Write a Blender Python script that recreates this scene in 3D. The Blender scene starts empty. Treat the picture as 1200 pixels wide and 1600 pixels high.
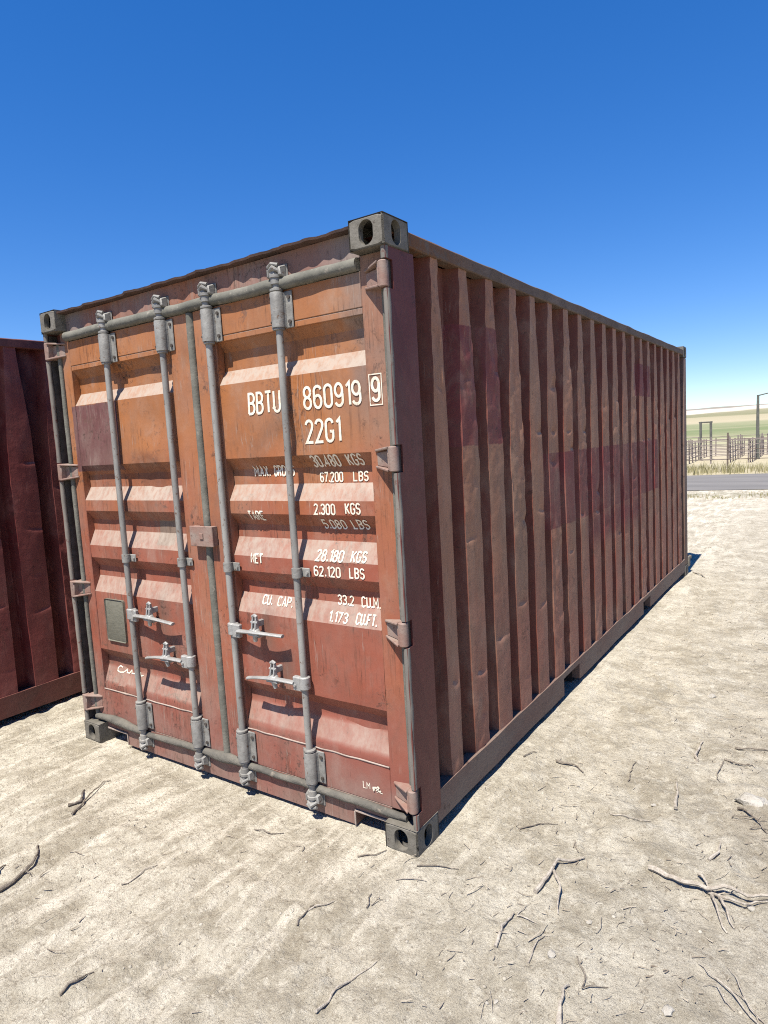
import bpy, bmesh, math, random
import numpy as np
from mathutils import Vector, Matrix

random.seed(7)
rng = np.random.default_rng(11)
scene = bpy.context.scene
col = scene.collection

# ------------------------------------------------------------------ camera
cam_d = bpy.data.cameras.new('camera')
cam = bpy.data.objects.new('camera', cam_d)
col.objects.link(cam)
CP = Vector((1.4150, -2.1461, 1.7313))
yaw, pitch, roll = -0.605679, -0.105756, -0.058223
fw = Vector((math.sin(yaw)*math.cos(pitch), math.cos(yaw)*math.cos(pitch), math.sin(pitch)))
rt = Vector((math.cos(yaw), -math.sin(yaw), 0))
up = rt.cross(fw)
c_, s_ = math.cos(roll), math.sin(roll)
r2, u2 = c_*rt + s_*up, -s_*rt + c_*up
M = Matrix.Identity(4)
for i in range(3):
    M[i][0], M[i][1], M[i][2], M[i][3] = r2[i], u2[i], -fw[i], CP[i]
cam.matrix_world = M
cam_d.sensor_fit = 'VERTICAL'
cam_d.sensor_height = 36.0
cam_d.lens = 1028.8786/1600*36.0
cam_d.clip_start = 0.05
cam_d.clip_end = 20000
scene.camera = cam

# ------------------------------------------------------------------ world, sun, exposure
SUN = Vector((-0.04, 1.0, -2.0)).normalized()        # direction in which the light travels
el = math.asin(-SUN.z)
az = math.atan2(-SUN.x, -SUN.y)
world = bpy.data.worlds.new('World')
scene.world = world
world.use_nodes = True
wt = world.node_tree
sky = wt.nodes.new('ShaderNodeTexSky')
sky.sky_type = 'NISHITA'
sky.sun_disc = False
sky.sun_elevation = el
sky.sun_rotation = az
sky.altitude = 2000
sky.air_density = 1.0
sky.dust_density = 0.0
sky.ozone_density = 4.0
bg = wt.nodes['Background']
bg.inputs['Strength'].default_value = 0.152
hs = wt.nodes.new('ShaderNodeHueSaturation')
hs.inputs['Saturation'].default_value = 1.56
hs.inputs['Hue'].default_value = 0.5145
hs.inputs['Value'].default_value = 0.92
gm_ = wt.nodes.new('ShaderNodeGamma')
gm_.inputs['Gamma'].default_value = 0.72
wt.links.new(sky.outputs['Color'], gm_.inputs['Color'])
wt.links.new(gm_.outputs['Color'], hs.inputs['Color'])
wt.links.new(hs.outputs['Color'], bg.inputs['Color'])
sun_d = bpy.data.lights.new('sun', 'SUN')
sun_d.energy = 5.0
sun_d.angle = math.radians(0.53)
sun_d.color = (1.0, 0.945, 0.85)
sun = bpy.data.objects.new('sun', sun_d)
sun.rotation_euler = SUN.to_track_quat('-Z', 'Y').to_euler()
sun.location = (2, -10, 20)
col.objects.link(sun)
scene.render.engine = 'CYCLES'
scene.cycles.filter_width = 1.1
scene.cycles.use_denoising = False
scene.cycles.use_adaptive_sampling = False
scene.cycles.sample_clamp_indirect = 4.0
scene.view_settings.view_transform = 'Standard'
scene.view_settings.look = 'None'
scene.view_settings.exposure = 0.98
scene.view_settings.gamma = 1.0
scene.view_settings.use_curve_mapping = False

# ------------------------------------------------------------------ helpers
def vnoise(x, y, seed=0):
    """smooth value noise in 0..1, vectorised"""
    x = np.asarray(x, float); y = np.asarray(y, float)
    xi = np.floor(x).astype(np.int64); yi = np.floor(y).astype(np.int64)
    xf = x-xi; yf = y-yi
    def h(a, b):
        n = (a*374761393 + b*668265263 + seed*974634777) & 0x7fffffff
        n = ((n ^ (n >> 13))*1274126177) & 0x7fffffff
        n = (n ^ (n >> 16)) & 0xffff
        return n/65535.0
    u = xf*xf*(3-2*xf); v = yf*yf*(3-2*yf)
    return (h(xi, yi)*(1-u)+h(xi+1, yi)*u)*(1-v) + (h(xi, yi+1)*(1-u)+h(xi+1, yi+1)*u)*v

def fbm(x, y, seed=0, n=4):
    s = 0; a = 1; t = 0
    for i in range(n):
        s = s + a*vnoise(np.asarray(x)*2**i, np.asarray(y)*2**i, seed+i*17); t += a; a *= .5
    return s/t

def put(name, me, mat=None, parent=None):
    o = bpy.data.objects.new(name, me)
    col.objects.link(o)
    if mat and not me.materials:
        me.materials.append(mat)
    if parent:
        o.parent = parent
    return o

def from_bm(name, bm, mat, parent=None, smooth=30):
    me = bpy.data.meshes.new(name)
    bmesh.ops.recalc_face_normals(bm, faces=bm.faces[:])
    bm.to_mesh(me); bm.free()
    if smooth:
        me.polygons.foreach_set('use_smooth', [True]*len(me.polygons))
        me.set_sharp_from_angle(angle=math.radians(smooth))
    return put(name, me, mat, parent)

def from_np(name, V, F, mat, parent=None, smooth=None):
    me = bpy.data.meshes.new(name)
    V = np.asarray(V, np.float32); F = np.asarray(F, np.int32)
    k = F.shape[1]
    me.vertices.add(len(V)); me.vertices.foreach_set('co', V.ravel())
    me.loops.add(F.size); me.loops.foreach_set('vertex_index', F.ravel())
    me.polygons.add(len(F))
    me.polygons.foreach_set('loop_start', np.arange(0, F.size, k, dtype=np.int32))
    me.update(calc_edges=True)
    if smooth:
        me.polygons.foreach_set('use_smooth', np.ones(len(F), bool))
        if smooth < 180:
            me.set_sharp_from_angle(angle=math.radians(smooth))
    return put(name, me, mat, parent)

def grid_faces(nr, nc):
    i = np.arange(nr-1)[:, None]*nc + np.arange(nc-1)[None, :]
    i = i.ravel()
    return np.stack([i, i+1, i+nc+1, i+nc], 1)

def box(bm, x0, x1, y0, y1, z0, z1, b=0.0, seg=1):
    r = bmesh.ops.create_cube(bm, size=1.0)
    vs = r['verts']
    for v in vs:
        v.co = Vector((x0+(v.co.x+.5)*(x1-x0), y0+(v.co.y+.5)*(y1-y0), z0+(v.co.z+.5)*(z1-z0)))
    if b:
        es = list({e for v in vs for e in v.link_edges})
        bmesh.ops.bevel(bm, geom=es, offset=b, segments=seg, affect='EDGES', profile=.5)

def hull8(bm, pts, b=0.0):
    """box-like solid from 8 corners: bottom loop of 4, top loop of 4"""
    v = [bm.verts.new(p) for p in pts]
    fs = [bm.faces.new([v[i] for i in f]) for f in ((0, 1, 2, 3), (7, 6, 5, 4), (0, 4, 5, 1), (1, 5, 6, 2), (2, 6, 7, 3), (3, 7, 4, 0))]
    if b:
        es = list({e for f in fs for e in f.edges})
        bmesh.ops.bevel(bm, geom=es, offset=b, segments=1, affect='EDGES', profile=.5)

def tube(bm, pts, rad, n=10, cap=True, squash=1.0):
    pts = [Vector(p) for p in pts]
    if not hasattr(rad, '__len__'):
        rad = [rad]*len(pts)
    rings = []
    t0 = (pts[1]-pts[0]).normalized()
    a = Vector((0, 0, 1)) if abs(t0.z) < .9 else Vector((0, -1, 0))
    u = t0.cross(a).normalized()
    for i, p in enumerate(pts):
        t = (pts[min(i+1, len(pts)-1)]-pts[max(i-1, 0)]).normalized()
        u = (u - t*u.dot(t)).normalized()
        w = t.cross(u)
        rings.append([bm.verts.new(p + (u*math.cos(k*2*math.pi/n) + w*math.sin(k*2*math.pi/n)*squash)*rad[i]) for k in range(n)])
    for i in range(len(rings)-1):
        A, B = rings[i], rings[i+1]
        for k in range(n):
            bm.faces.new((A[k], A[(k+1) % n], B[(k+1) % n], B[k]))
    if cap:
        bm.faces.new(rings[0][::-1]); bm.faces.new(rings[-1])

def lathe_z(bm, cx, cy, prof, n=20):
    """prof: list of (z, r) going up"""
    tube(bm, [(cx, cy, z) for z, r in prof], [r for z, r in prof], n)

def tag(o, label=None, cat=None, group=None, kind=None):
    if label: o['label'] = label
    if cat: o['category'] = cat
    if group: o['group'] = group
    if kind: o['kind'] = kind
    return o

# ------------------------------------------------------------------ materials
class NT:
    def __init__(s, name):
        s.m = bpy.data.materials.new(name); s.m.use_nodes = True
        s.t = s.m.node_tree; s.b = s.t.nodes['Principled BSDF']
        s.b.inputs['Specular IOR Level'].default_value = .3
    def n(s, typ, **kw):
        nd = s.t.nodes.new(typ)
        for k, v in kw.items():
            setattr(nd, k, v)
        return nd
    def set(s, sock, v):
        if v is None: return
        if hasattr(v, 'links'): s.t.links.new(v, sock)
        elif isinstance(v, tuple) and len(v) == 3 and sock.type == 'RGBA': sock.default_value = (*v, 1)
        else: sock.default_value = v
    def math(s, op, a, b=None, c=None, clamp=False):
        nd = s.n('ShaderNodeMath', operation=op, use_clamp=clamp)
        s.set(nd.inputs[0], a); s.set(nd.inputs[1], b)
        if c is not None: s.set(nd.inputs[2], c)
        return nd.outputs[0]
    def mix(s, f, a, b, mode='MIX'):
        nd = s.n('ShaderNodeMix', data_type='RGBA', blend_type=mode)
        s.set(nd.inputs[0], f); s.set(nd.inputs[6], a); s.set(nd.inputs[7], b)
        return nd.outputs[2]
    def noise(s, co, scale, detail=4, rough=.55, sc=None, rot=None, dist=0.0):
        if sc or rot:
            mp = s.n('ShaderNodeMapping')
            s.set(mp.inputs['Vector'], co)
            if sc: mp.inputs['Scale'].default_value = sc
            if rot: mp.inputs['Rotation'].default_value = rot
            co = mp.outputs[0]
        nd = s.n('ShaderNodeTexNoise')
        s.set(nd.inputs['Vector'], co)
        nd.inputs['Scale'].default_value = scale; nd.inputs['Detail'].default_value = detail
        nd.inputs['Roughness'].default_value = rough; nd.inputs['Distortion'].default_value = dist
        return nd.outputs['Fac']
    def rng(s, v, a, b, c=0.0, d=1.0, smooth=True):
        nd = s.n('ShaderNodeMapRange'); nd.interpolation_type = 'SMOOTHSTEP' if smooth else 'LINEAR'
        s.set(nd.inputs[0], v)
        for i, x in enumerate((a, b, c, d)): s.set(nd.inputs[i+1], x)
        return nd.outputs[0]
    def coord(s, which='Object'):
        return s.n('ShaderNodeTexCoord').outputs[which]
    def xyz(s, v):
        nd = s.n('ShaderNodeSeparateXYZ'); s.set(nd.inputs[0], v); return nd.outputs
    def bump(s, h, strength, dist, prev=None):
        nd = s.n('ShaderNodeBump'); nd.inputs['Strength'].default_value = strength
        nd.inputs['Distance'].default_value = dist; s.set(nd.inputs['Height'], h)
        if prev is not None: s.set(nd.inputs['Normal'], prev)
        return nd.outputs[0]
    def out(s, color=None, rough=None, normal=None, metal=None, k=None):
        if k is not None: color = s.mix(1.0, color, k if isinstance(k, tuple) else (k, k, k), 'MULTIPLY')
        s.set(s.b.inputs['Base Color'], color); s.set(s.b.inputs['Roughness'], rough)
        if normal is not None: s.set(s.b.inputs['Normal'], normal)
        if metal is not None: s.set(s.b.inputs['Metallic'], metal)
        return s.m
    def boxmask(s, a, a0, a1, b, b0, b1, e=.006, wob=None):
        def band(v, lo, hi):
            if wob is not None: v = s.math('ADD', v, wob)
            return s.math('MULTIPLY', s.rng(v, lo-e, lo+e), s.math('SUBTRACT', 1.0, s.rng(v, hi-e, hi+e)))
        return s.math('MULTIPLY', band(a, a0, a1), band(b, b0, b1))

def wear(t, co, base, dark=(.05, .03, .022), dust=(.52, .44, .365), dust_amt=.56, scr=.95, spot=.8):
    """shared weathering on painted steel: run marks, chips, scratches, dust lying on upward faces"""
    X, Y, Z = t.xyz(co)
    big = t.noise(co, 1.9, 6, .62, dist=.3)
    chalk = t.noise(co, 4.2, 7, .68, sc=(1.4, 1.4, .7), dist=.4)
    base = t.mix(t.rng(big, .40, .72, 0, .30), base, (.25, .17, .135))
    base = t.mix(t.rng(chalk, .50, .74, 0, .26), base, dust)
    flk = t.noise(co, 11.0, 9, .80, dist=.8); fm2 = t.rng(t.noise(co, 1.7, 4, .6), .45, .60)
    base = t.mix(t.math('MULTIPLY', t.rng(flk, .57, .585, 0, .75*spot), fm2), base, (.17, .10, .075))
    grime = t.noise(co, 2.7, 7, .70, sc=(1.3, 1.3, .8), dist=.6)
    base = t.mix(t.rng(grime, .50, .70, 0, .34), base, (.16, .115, .09))
    # rust runs, broken up
    runs = t.noise(co, 8.0, 6, .62, sc=(6, 6, .28)); rmask = t.rng(t.noise(co, 2.6, 4, .6), .42, .62)
    base = t.mix(t.math('MULTIPLY', t.rng(runs, .54, .72, 0, .75*scr), rmask), base, (.13, .055, .032))
    # chips down to rust, in clusters
    chips = t.noise(co, 34.0, 8, .78, dist=.6); cmask = t.rng(t.noise(co, 3.4, 5, .65), .47, .66)
    base = t.mix(t.math('MULTIPLY', t.rng(chips, .55, .59, 0, spot), cmask), base, dark)
    # long scratches in three directions
    for rot, amt, ccol in (((0, .0, 0), .7, dark), ((0, .75, 0), .6, (.44, .34, .28)), ((0, -1.1, 0), .55, dark)):
        ln = t.noise(co, 10.0, 3, .5, sc=(7, 7, .22), rot=rot); lm = t.rng(t.noise(co, 3.0+amt*3, 4, .6), .50, .62)
        thin = t.math('MULTIPLY', t.rng(ln, .585, .60), t.rng(ln, .625, .612))
        base = t.mix(t.math('MULTIPLY', t.math('MULTIPLY', thin, lm), amt*scr), base, ccol)
    nz = t.xyz(t.n('ShaderNodeNewGeometry').outputs['Normal'])[2]
    dn = t.noise(co, 14, 6, .7, sc=(2.4, 2.4, .6))
    dm = t.math('MULTIPLY', t.rng(nz, .15, .6), t.rng(dn, .25, .72, .35, 1.0))
    film = t.rng(t.noise(co, 3.3, 7, .68, sc=(1.2, 1.2, .6)), .42, .80, .0, .20)
    f = t.math('MAXIMUM', t.math('MULTIPLY', dm, dust_amt*2), film)
    return t.mix(t.math('MINIMUM', f, .85), base, dust)

def paint_bump(t, co, k=1.0):
    b = t.bump(t.noise(co, 5.0, 4, .55), .35*k, .012)
    b = t.bump(t.noise(co, 38.0, 5, .6), .22*k, .003, b)
    return b

def mat_door():
    t = NT('door_paint'); co = t.coord(); X, Y, Z = t.xyz(co)
    w = t.math('MULTIPLY', t.math('SUBTRACT', t.noise(co, 2.6, 5, .6), .5), .9)
    zz = t.math('ADD', Z, w)
    c = t.mix(t.rng(zz, 1.15, 1.95), (.40, .112, .066), (.50, .186, .062))
    c = t.mix(t.rng(zz, .2, .75, .85, 0), c, (.35, .118, .088))
    gx = t.math('ADD', X, t.math('MULTIPLY', w, .6))
    gm = t.math('MULTIPLY', t.rng(gx, -.34, -.12), t.rng(Z, 1.5, 2.1))
    c = t.mix(t.math('MULTIPLY', gm, .85), c, (.30, .225, .19))
    fr = t.math('MAXIMUM', t.rng(X, -.168, -.160), t.math('MULTIPLY', t.rng(X, -1.38, -1.37), t.rng(X, -1.022, -1.032)))
    c = t.mix(t.math('MULTIPLY', t.math('MULTIPLY', fr, t.rng(Z, .25, .9)), t.rng(t.noise(co, 5, 5, .65), .3, .7, .25, .65)), c, (.46, .18, .09))
    gl = t.math('MULTIPLY', t.rng(gx, -2.25, -2.38), 1.0)
    c = t.mix(t.math('MULTIPLY', gl, .45), c, (.36, .22, .17))
    wb = t.math('MULTIPLY', t.math('SUBTRACT', t.noise(co, 20, 3), .5), .02)
    m = t.boxmask(X, -2.30, -1.875, Z, 1.66, 2.043, .004, wb)
    c = t.mix(m, c, (.20, .080, .078))
    m2 = t.boxmask(X, -1.650, -1.505, Z, 1.245, 1.378, .005, wb)
    c = t.mix(t.math('MULTIPLY', m2, .75), c, (.24, .22, .17))
    # dark hand-scuff on the left leaf where the paint is scraped
    sm = t.boxmask(X, -1.78, -1.52, Z, 1.56, 1.74, .06, t.math('MULTIPLY', t.math('SUBTRACT', t.noise(co, 14, 4), .5), .18))
    c = t.mix(t.math('MULTIPLY', sm, .55), c, (.16, .06, .042))
    for cx, cz in ((-.84, .86), (-.735, .66), (-1.63, .85), (-1.56, .63)):
        g = t.boxmask(X, cx-.04, cx+.04, Z, cz-.10, cz+.12, .05, t.math('MULTIPLY', t.math('SUBTRACT', t.noise(co, 11, 3), .5), .08))
        c = t.mix(t.math('MULTIPLY', g, .6), c, (.16, .125, .10))
    lowd = t.math('MULTIPLY', t.rng(zz, .30, .02), .55)
    c = t.mix(lowd, c, (.34, .25, .21))
    rn = t.rng(t.noise(co, 16, 6, .65, sc=(4, 4, .22)), .46, .60)
    for x0, x1, z0, z1 in ((-.65, -.53, 2.10, 2.25), (-1.10, -.98, 2.08, 2.25), (-1.44, -1.33, 2.08, 2.25), (-1.93, -1.81, 2.06, 2.25), (-.15, -.06, 1.36, 1.62), (-.15, -.06, .66, .90), (-2.36, -2.27, 1.36, 1.62), (-2.36, -2.27, .66, .90), (-.66, -.52, .94, 1.15), (-1.95, -1.82, .94, 1.15), (-1.30, -1.11, 1.05, 1.27)):
        bmk = t.math('MULTIPLY', t.math('MULTIPLY', t.rng(X, x0, x0+.03), t.rng(X, x1, x1-.03)), t.math('MULTIPLY', t.rng(Z, z0, z1, 0, 1, False), t.rng(Z, z1+.02, z1)))
        c = t.mix(t.math('MULTIPLY', t.math('MULTIPLY', bmk, rn), .75), c, (.12, .052, .03))
    c = wear(t, co, c)
    return t.out(c, t.rng(t.noise(co, 12), .3, .7, .5, .8), paint_bump(t, co), k=.60)

def mat_header():
    t = NT('header_paint'); co = t.coord(); X, Y, Z = t.xyz(co)
    c = t.mix(t.rng(t.noise(co, 3, 5, .6, sc=(1, 1, .4)), .4, .7), (.36, .19, .15), (.40, .155, .085))
    c = t.mix(t.math('MAXIMUM', t.rng(X, -.45, -.2), t.rng(X, -2.0, -2.2)), c, (.33, .26, .24))
    c = t.mix(t.rng(t.noise(co, 7, 5, .65, sc=(3.5, 1, .5)), .52, .72, 0, .5), c, (.30, .25, .22))
    c = wear(t, co, c, dust_amt=.3, scr=.9)
    return t.out(c, .75, paint_bump(t, co), k=.60)

def mat_side(name='side_paint', maroon=False):
    t = NT(name); co = t.coord(); X, Y, Z = t.xyz(co)
    n1 = t.noise(co, 3.0, 5, .6, sc=(1, 1, .35))
    c = t.mix(t.rng(n1, .35, .7), (.37, .190, .128), (.33, .205, .148))
    redder = t.rng(t.math('ADD', Z, t.math('MULTIPLY', t.math('SUBTRACT', n1, .5), 1.2)), 1.25, .5)
    c = t.mix(t.math('MULTIPLY', redder, .7), c, (.37, .160, .130))
    # oxide red base, proud ribs rubbed to brown; flanks and recesses also painted darker as shade
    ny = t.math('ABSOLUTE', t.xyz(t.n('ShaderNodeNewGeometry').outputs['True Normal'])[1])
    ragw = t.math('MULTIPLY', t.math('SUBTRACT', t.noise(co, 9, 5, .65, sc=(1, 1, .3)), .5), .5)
    rib_wear_shade = t.math('MULTIPLY', t.rng(t.math('ADD', ny, ragw), .72, .50), t.rng(X, -.062, -.050))
    if maroon:
        c = t.mix(t.rng(n1, .35, .7), (.19, .046, .045), (.23, .075, .068))
    else:
        wb = t.math('MULTIPLY', t.math('SUBTRACT', t.noise(co, 14, 3), .5), .02)
        ms = [t.boxmask(Y, .50, .80, Z, 1.69, 2.245, .004, wb), t.boxmask(Y, .86, 1.12, Z, 1.69, 2.262, .004, wb),
              t.boxmask(Y, 1.60, 4.62, Z, 1.14, 1.605, .004, wb), t.boxmask(Y, 3.76, 4.32, Z, 2.0, 2.28, .004, wb),
              t.boxmask(Y, 2.4, 4.0, Z, .93, 1.15, .10, wb)]
        m = ms[0]
        rag = t.rng(t.noise(co, 7, 6, .7, sc=(1, 1, .5)), .25, .42)
        for q in ms[1:]: m = t.math('MAXIMUM', m, q)
        pmask = t.math('MULTIPLY', t.math('MULTIPLY', m, rag), .95)
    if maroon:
        c = t.mix(rib_wear_shade, (.11, .020, .020), t.mix(.45, c, (.27, .15, .13)))  # near-black red in the recesses stands in for their shade
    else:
        c = t.mix(rib_wear_shade, (.165, .050, .038), c)  # red darkened off the rib flats to deepen the recess shade
        c = t.mix(pmask, c, (.190, .046, .052))
    fade = t.noise(co, 6, 6, .7, sc=(1, 1, .18))
    c = t.mix(t.rng(fade, .55, .8, 0, .5), c, (.42, .30, .24) if not maroon else (.27, .13, .115))
    rub = t.noise(co, 13, 5, .7, sc=(1, 2.5, .45), dist=.8)
    c = t.mix(t.rng(rub, .60, .70, 0, .55), c, (.16, .09, .066))
    c = wear(t, co, c, dust_amt=.22, scr=.6, spot=.65)
    return t.out(c, .72, paint_bump(t, co, 1.3), k=(.84, .73, .62) if not maroon else (.80, .46, .44))

def mat_post():
    t = NT('maroon_post_paint'); co = t.coord(); X, Y, Z = t.xyz(co)
    c = t.mix(t.rng(t.noise(co, 3, 5, .6, sc=(1, 1, .4)), .3, .7), (.200, .050, .046), (.235, .078, .066))
    c = t.mix(t.rng(t.math('ADD', Z, t.noise(co, 2, 3)), 1.6, .6, 0, .8), c, (.26, .095, .075))
    c = wear(t, co, c, dust=(.36, .22, .18), dust_amt=.2, scr=.35, spot=.5)
    return t.out(c, .6, paint_bump(t, co, 1.2), k=(.52, .46, .45))

def simple(name, c1, c2, scale=12, rough=.7, bump=.25, metal=0.0, c3=None, sc=None, bd=.004, spec=.3, k=.64, th=.58):
    t = NT(name); co = t.coord()
    n = t.noise(co, scale, 6, .65, sc=sc)
    c = t.mix(t.rng(n, .32, .68), c1, c2)
    if c3:
        c = t.mix(t.rng(t.noise(co, scale*2.7, 5, .7), th, th+.12), c, c3)
    b = t.bump(t.noise(co, scale*5, 5, .6, sc=sc), bump, bd)
    t.b.inputs['Specular IOR Level'].default_value = spec
    return t.out(c, rough, b, metal, k=k)

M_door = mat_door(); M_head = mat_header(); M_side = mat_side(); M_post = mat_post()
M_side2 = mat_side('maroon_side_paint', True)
M_rod = simple('galvanised_rod', (.30, .29, .27), (.47, .455, .42), 12, .55, .35, .15, (.20, .125, .085), (1, 1, .25), k=.60, th=.575)
M_hard = simple('cast_hardware', (.48, .47, .45), (.66, .65, .62), 18, .5, .4, .2, (.20, .15, .12), k=.50)
M_sleeve = simple('sleeve_steel', (.27, .26, .24), (.42, .41, .38), 16, .6, .4, .1, (.18, .12, .085), k=.58, th=.575)
M_cast = simple('corner_casting_steel', (.170, .155, .125), (.255, .235, .20), 14, .75, .5, 0, (.09, .07, .055), bd=.006, k=.60)
M_gask = simple('rubber_gasket', (.145, .142, .118), (.225, .215, .18), 9, .8, .45, 0, (.33, .30, .25), bd=.006, k=.68)
M_mud = simple('mud_caked_gasket', (.16, .15, .13), (.27, .25, .21), 7, .9, .9, 0, (.36, .31, .25), bd=.012, k=.48)
M_edge = simple('worn_post_edge', (.22, .20, .175), (.32, .285, .245), 10, .7, .5, 0, (.19, .09, .07), (1, 1, .25), k=.6)
M_hinge = simple('hinge_paint', (.33, .19, .15), (.36, .28, .235), 13, .7, .4, 0, (.20, .13, .105))
M_rail = simple('dusty_side_rail', (.27, .16, .125), (.30, .22, .175), 5, .75, .4, 0, (.16, .10, .08), (1, .4, 1), k=.55)
M_lip = simple('dark_header_lip', (.085, .055, .045), (.15, .085, .065), 9, .8, .5, 0, (.22, .12, .08))
M_plate = simple('dull_data_plate', (.19, .185, .145), (.25, .24, .19), 30, .6, .5, .1, (.14, .13, .11), (1, 1, 4))
M_under = simple('dark_underframe', (.05, .035, .03), (.08, .055, .045), 5, .85, .3)
M_seam = simple('weld_bead', (.42, .33, .28), (.52, .42, .36), 30, .7, .4)
M_bolt = simple('dark_bolt', (.07, .06, .05), (.12, .10, .09), 20, .6, .2)

def mat_toprail():
    t = NT('rusty_top_rail'); co = t.coord(); X, Y, Z = t.xyz(co)
    n = t.noise(co, 7, 6, .7, sc=(1, .5, 1))
    c = t.mix(t.rng(n, .35, .65), (.23, .155, .115), (.31, .225, .175))
    r = t.math('MULTIPLY', t.rng(Y, 1.0, .15), t.rng(t.noise(co, 16, 6, .7), .38, .55))
    c = t.mix(r, c, (.34, .155, .070))
    c = t.mix(t.rng(t.noise(co, 21, 6, .7), .6, .7, 0, .8), c, (.08, .055, .045))
    return t.out(c, .8, t.bump(t.noise(co, 30, 6, .7), .7, .008), k=.38)
M_top = mat_toprail()

def mat_letter():
    t = NT('white_lettering'); co = t.coord()
    c = t.mix(t.rng(t.noise(co, 40, 5, .7), .35, .7), (.74, .68, .56), (.56, .49, .39))
    t.out(c, .6)
    tr = t.n('ShaderNodeBsdfTransparent'); mx = t.n('ShaderNodeMixShader')
    worn = t.rng(t.noise(co, 55, 6, .75, sc=(1, 1, .8)),  .57, .66, 0, .5)
    t.set(mx.inputs[0], worn)
    t.t.links.new(t.b.outputs[0], mx.inputs[1]); t.t.links.new(tr.outputs[0], mx.inputs[2])
    t.t.links.new(mx.outputs[0], t.t.nodes['Material Output'].inputs['Surface'])
    return t.m
M_let = mat_letter()

def mat_ground():
    t = NT('dry_dirt'); g = t.n('ShaderNodeNewGeometry'); co = g.outputs['Position']
    X, Y, Z = t.xyz(co)
    a = t.noise(co, .8, 5, .6, dist=.4); b = t.noise(co, 3.4, 7, .66, dist=.35); f = t.noise(co, 46, 7, .74)
    st = t.noise(co, 2.4, 7, .68, sc=(4.0, .70, 1), rot=(0, 0, -.22), dist=.5)
    st2 = t.noise(co, 9.0, 6, .62, sc=(4.5, .35, 1), rot=(0, 0, -.27), dist=.2)
    c = t.mix(t.rng(b, .34, .66), (.36, .322, .255), (.60, .558, .475))
    c = t.mix(t.rng(a, .42, .68, 0, .55), c, (.415, .375, .305))
    cr = t.noise(co, 15, 7, .72, dist=.5)
    c = t.mix(t.rng(cr, .50, .66, 0, .65), c, (.70, .66, .575))
    c = t.mix(t.rng(cr, .46, .34, 0, .50), c, (.30, .262, .205))
    inF = t.rng(t.math('ADD', X, t.math('MULTIPLY', a, .9)), 1.1, .1)
    c = t.mix(t.math('MULTIPLY', t.rng(st, .47, .64), t.math('MULTIPLY', inF, .80)), c, (.74, .69, .60))
    c = t.mix(t.math('MULTIPLY', t.rng(st2, .54, .70), t.math('MULTIPLY', inF, .35)), c, (.38, .335, .27))
    c = t.mix(t.rng(f, .54, .64, 0, .75), c, (.26, .22, .17))
    c = t.mix(t.rng(t.noise(co, 95, 5, .75), .57, .68, 0, .6), c, (.74, .705, .63))
    br = t.math('MULTIPLY', t.rng(X, .75, 1.5), t.rng(t.noise(co, 1.7, 6, .65), .42, .65, 0, .75))
    c = t.mix(br, c, (.32, .268, .205))
    # fields and hills beyond the road
    r = t.math('SQRT', t.math('ADD', t.math('MULTIPLY', X, X), t.math('MULTIPLY', Y, Y)))
    wob = t.math('ADD', .90, t.math('MULTIPLY', t.noise(co, .02, 4, .6), .2))
    L = t.math('DIVIDE', t.math('LOGARITHM', t.math('MULTIPLY', t.math('MAXIMUM', r, 1.0), wob), 10.0), 4.0)
    rp = t.n('ShaderNodeValToRGB'); t.set(rp.inputs[0], L)
    stops = [(.30, (.5, .45, .36)), (.338, (.43, .38, .26)), (.40, (.46, .41, .29)), (.47, (.44, .38, .29)), (.488, (.36, .35, .22)), (.512, (.40, .38, .25)),
             (.520, (.22, .24, .125)), (.56, (.175, .21, .10)), (.598, (.26, .27, .16)), (.606, (.42, .37, .26)), (.665, (.37, .33, .22)), (.672, (.19, .19, .10)),
             (.745, (.24, .23, .14)), (.752, (.60, .55, .50)), (.790, (.56, .50, .46)), (.797, (.24, .22, .20)), (1.0, (.25, .23, .21))]
    els = rp.color_ramp.elements
    while len(els) < len(stops): els.new(.5)
    for e, (p, cc) in zip(els, stops): e.position = p; e.color = (*cc, 1)
    far = t.mix(t.rng(t.noise(co, .05, 8, .72, sc=(.35, 1, 1)), .42, .66, 0, .55), rp.outputs[0], (.36, .33, .22))
    c = t.mix(t.rng(r, 19.0, 23.0), c, far)
    grey = t.rng(X, .2, 1.2, 0, .35)
    c = t.mix(t.math('MULTIPLY', grey, t.rng(r, 12.0, 6.0)), c, t.mix(1.0, c, (.80, .81, .84), 'MULTIPLY'))
    patch = t.math('MULTIPLY', t.rng(t.math('ABSOLUTE', t.math('SUBTRACT', t.math('ADD', Y, t.math('MULTIPLY', b, 1.4)), 16.2)), 1.0, .2), t.rng(t.noise(co, 3, 5, .7), .35, .6, 0, .75))
    c = t.mix(patch, c, (.25, .235, .17))
    nb = t.bump(t.noise(co, 20, 7, .70, dist=.15), .9, .036)
    nb = t.bump(t.noise(co, 75, 6, .72), .8, .012, nb)
    return t.out(c, .95, nb, k=(.83, .812, .762))
M_ground = mat_ground()

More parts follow.
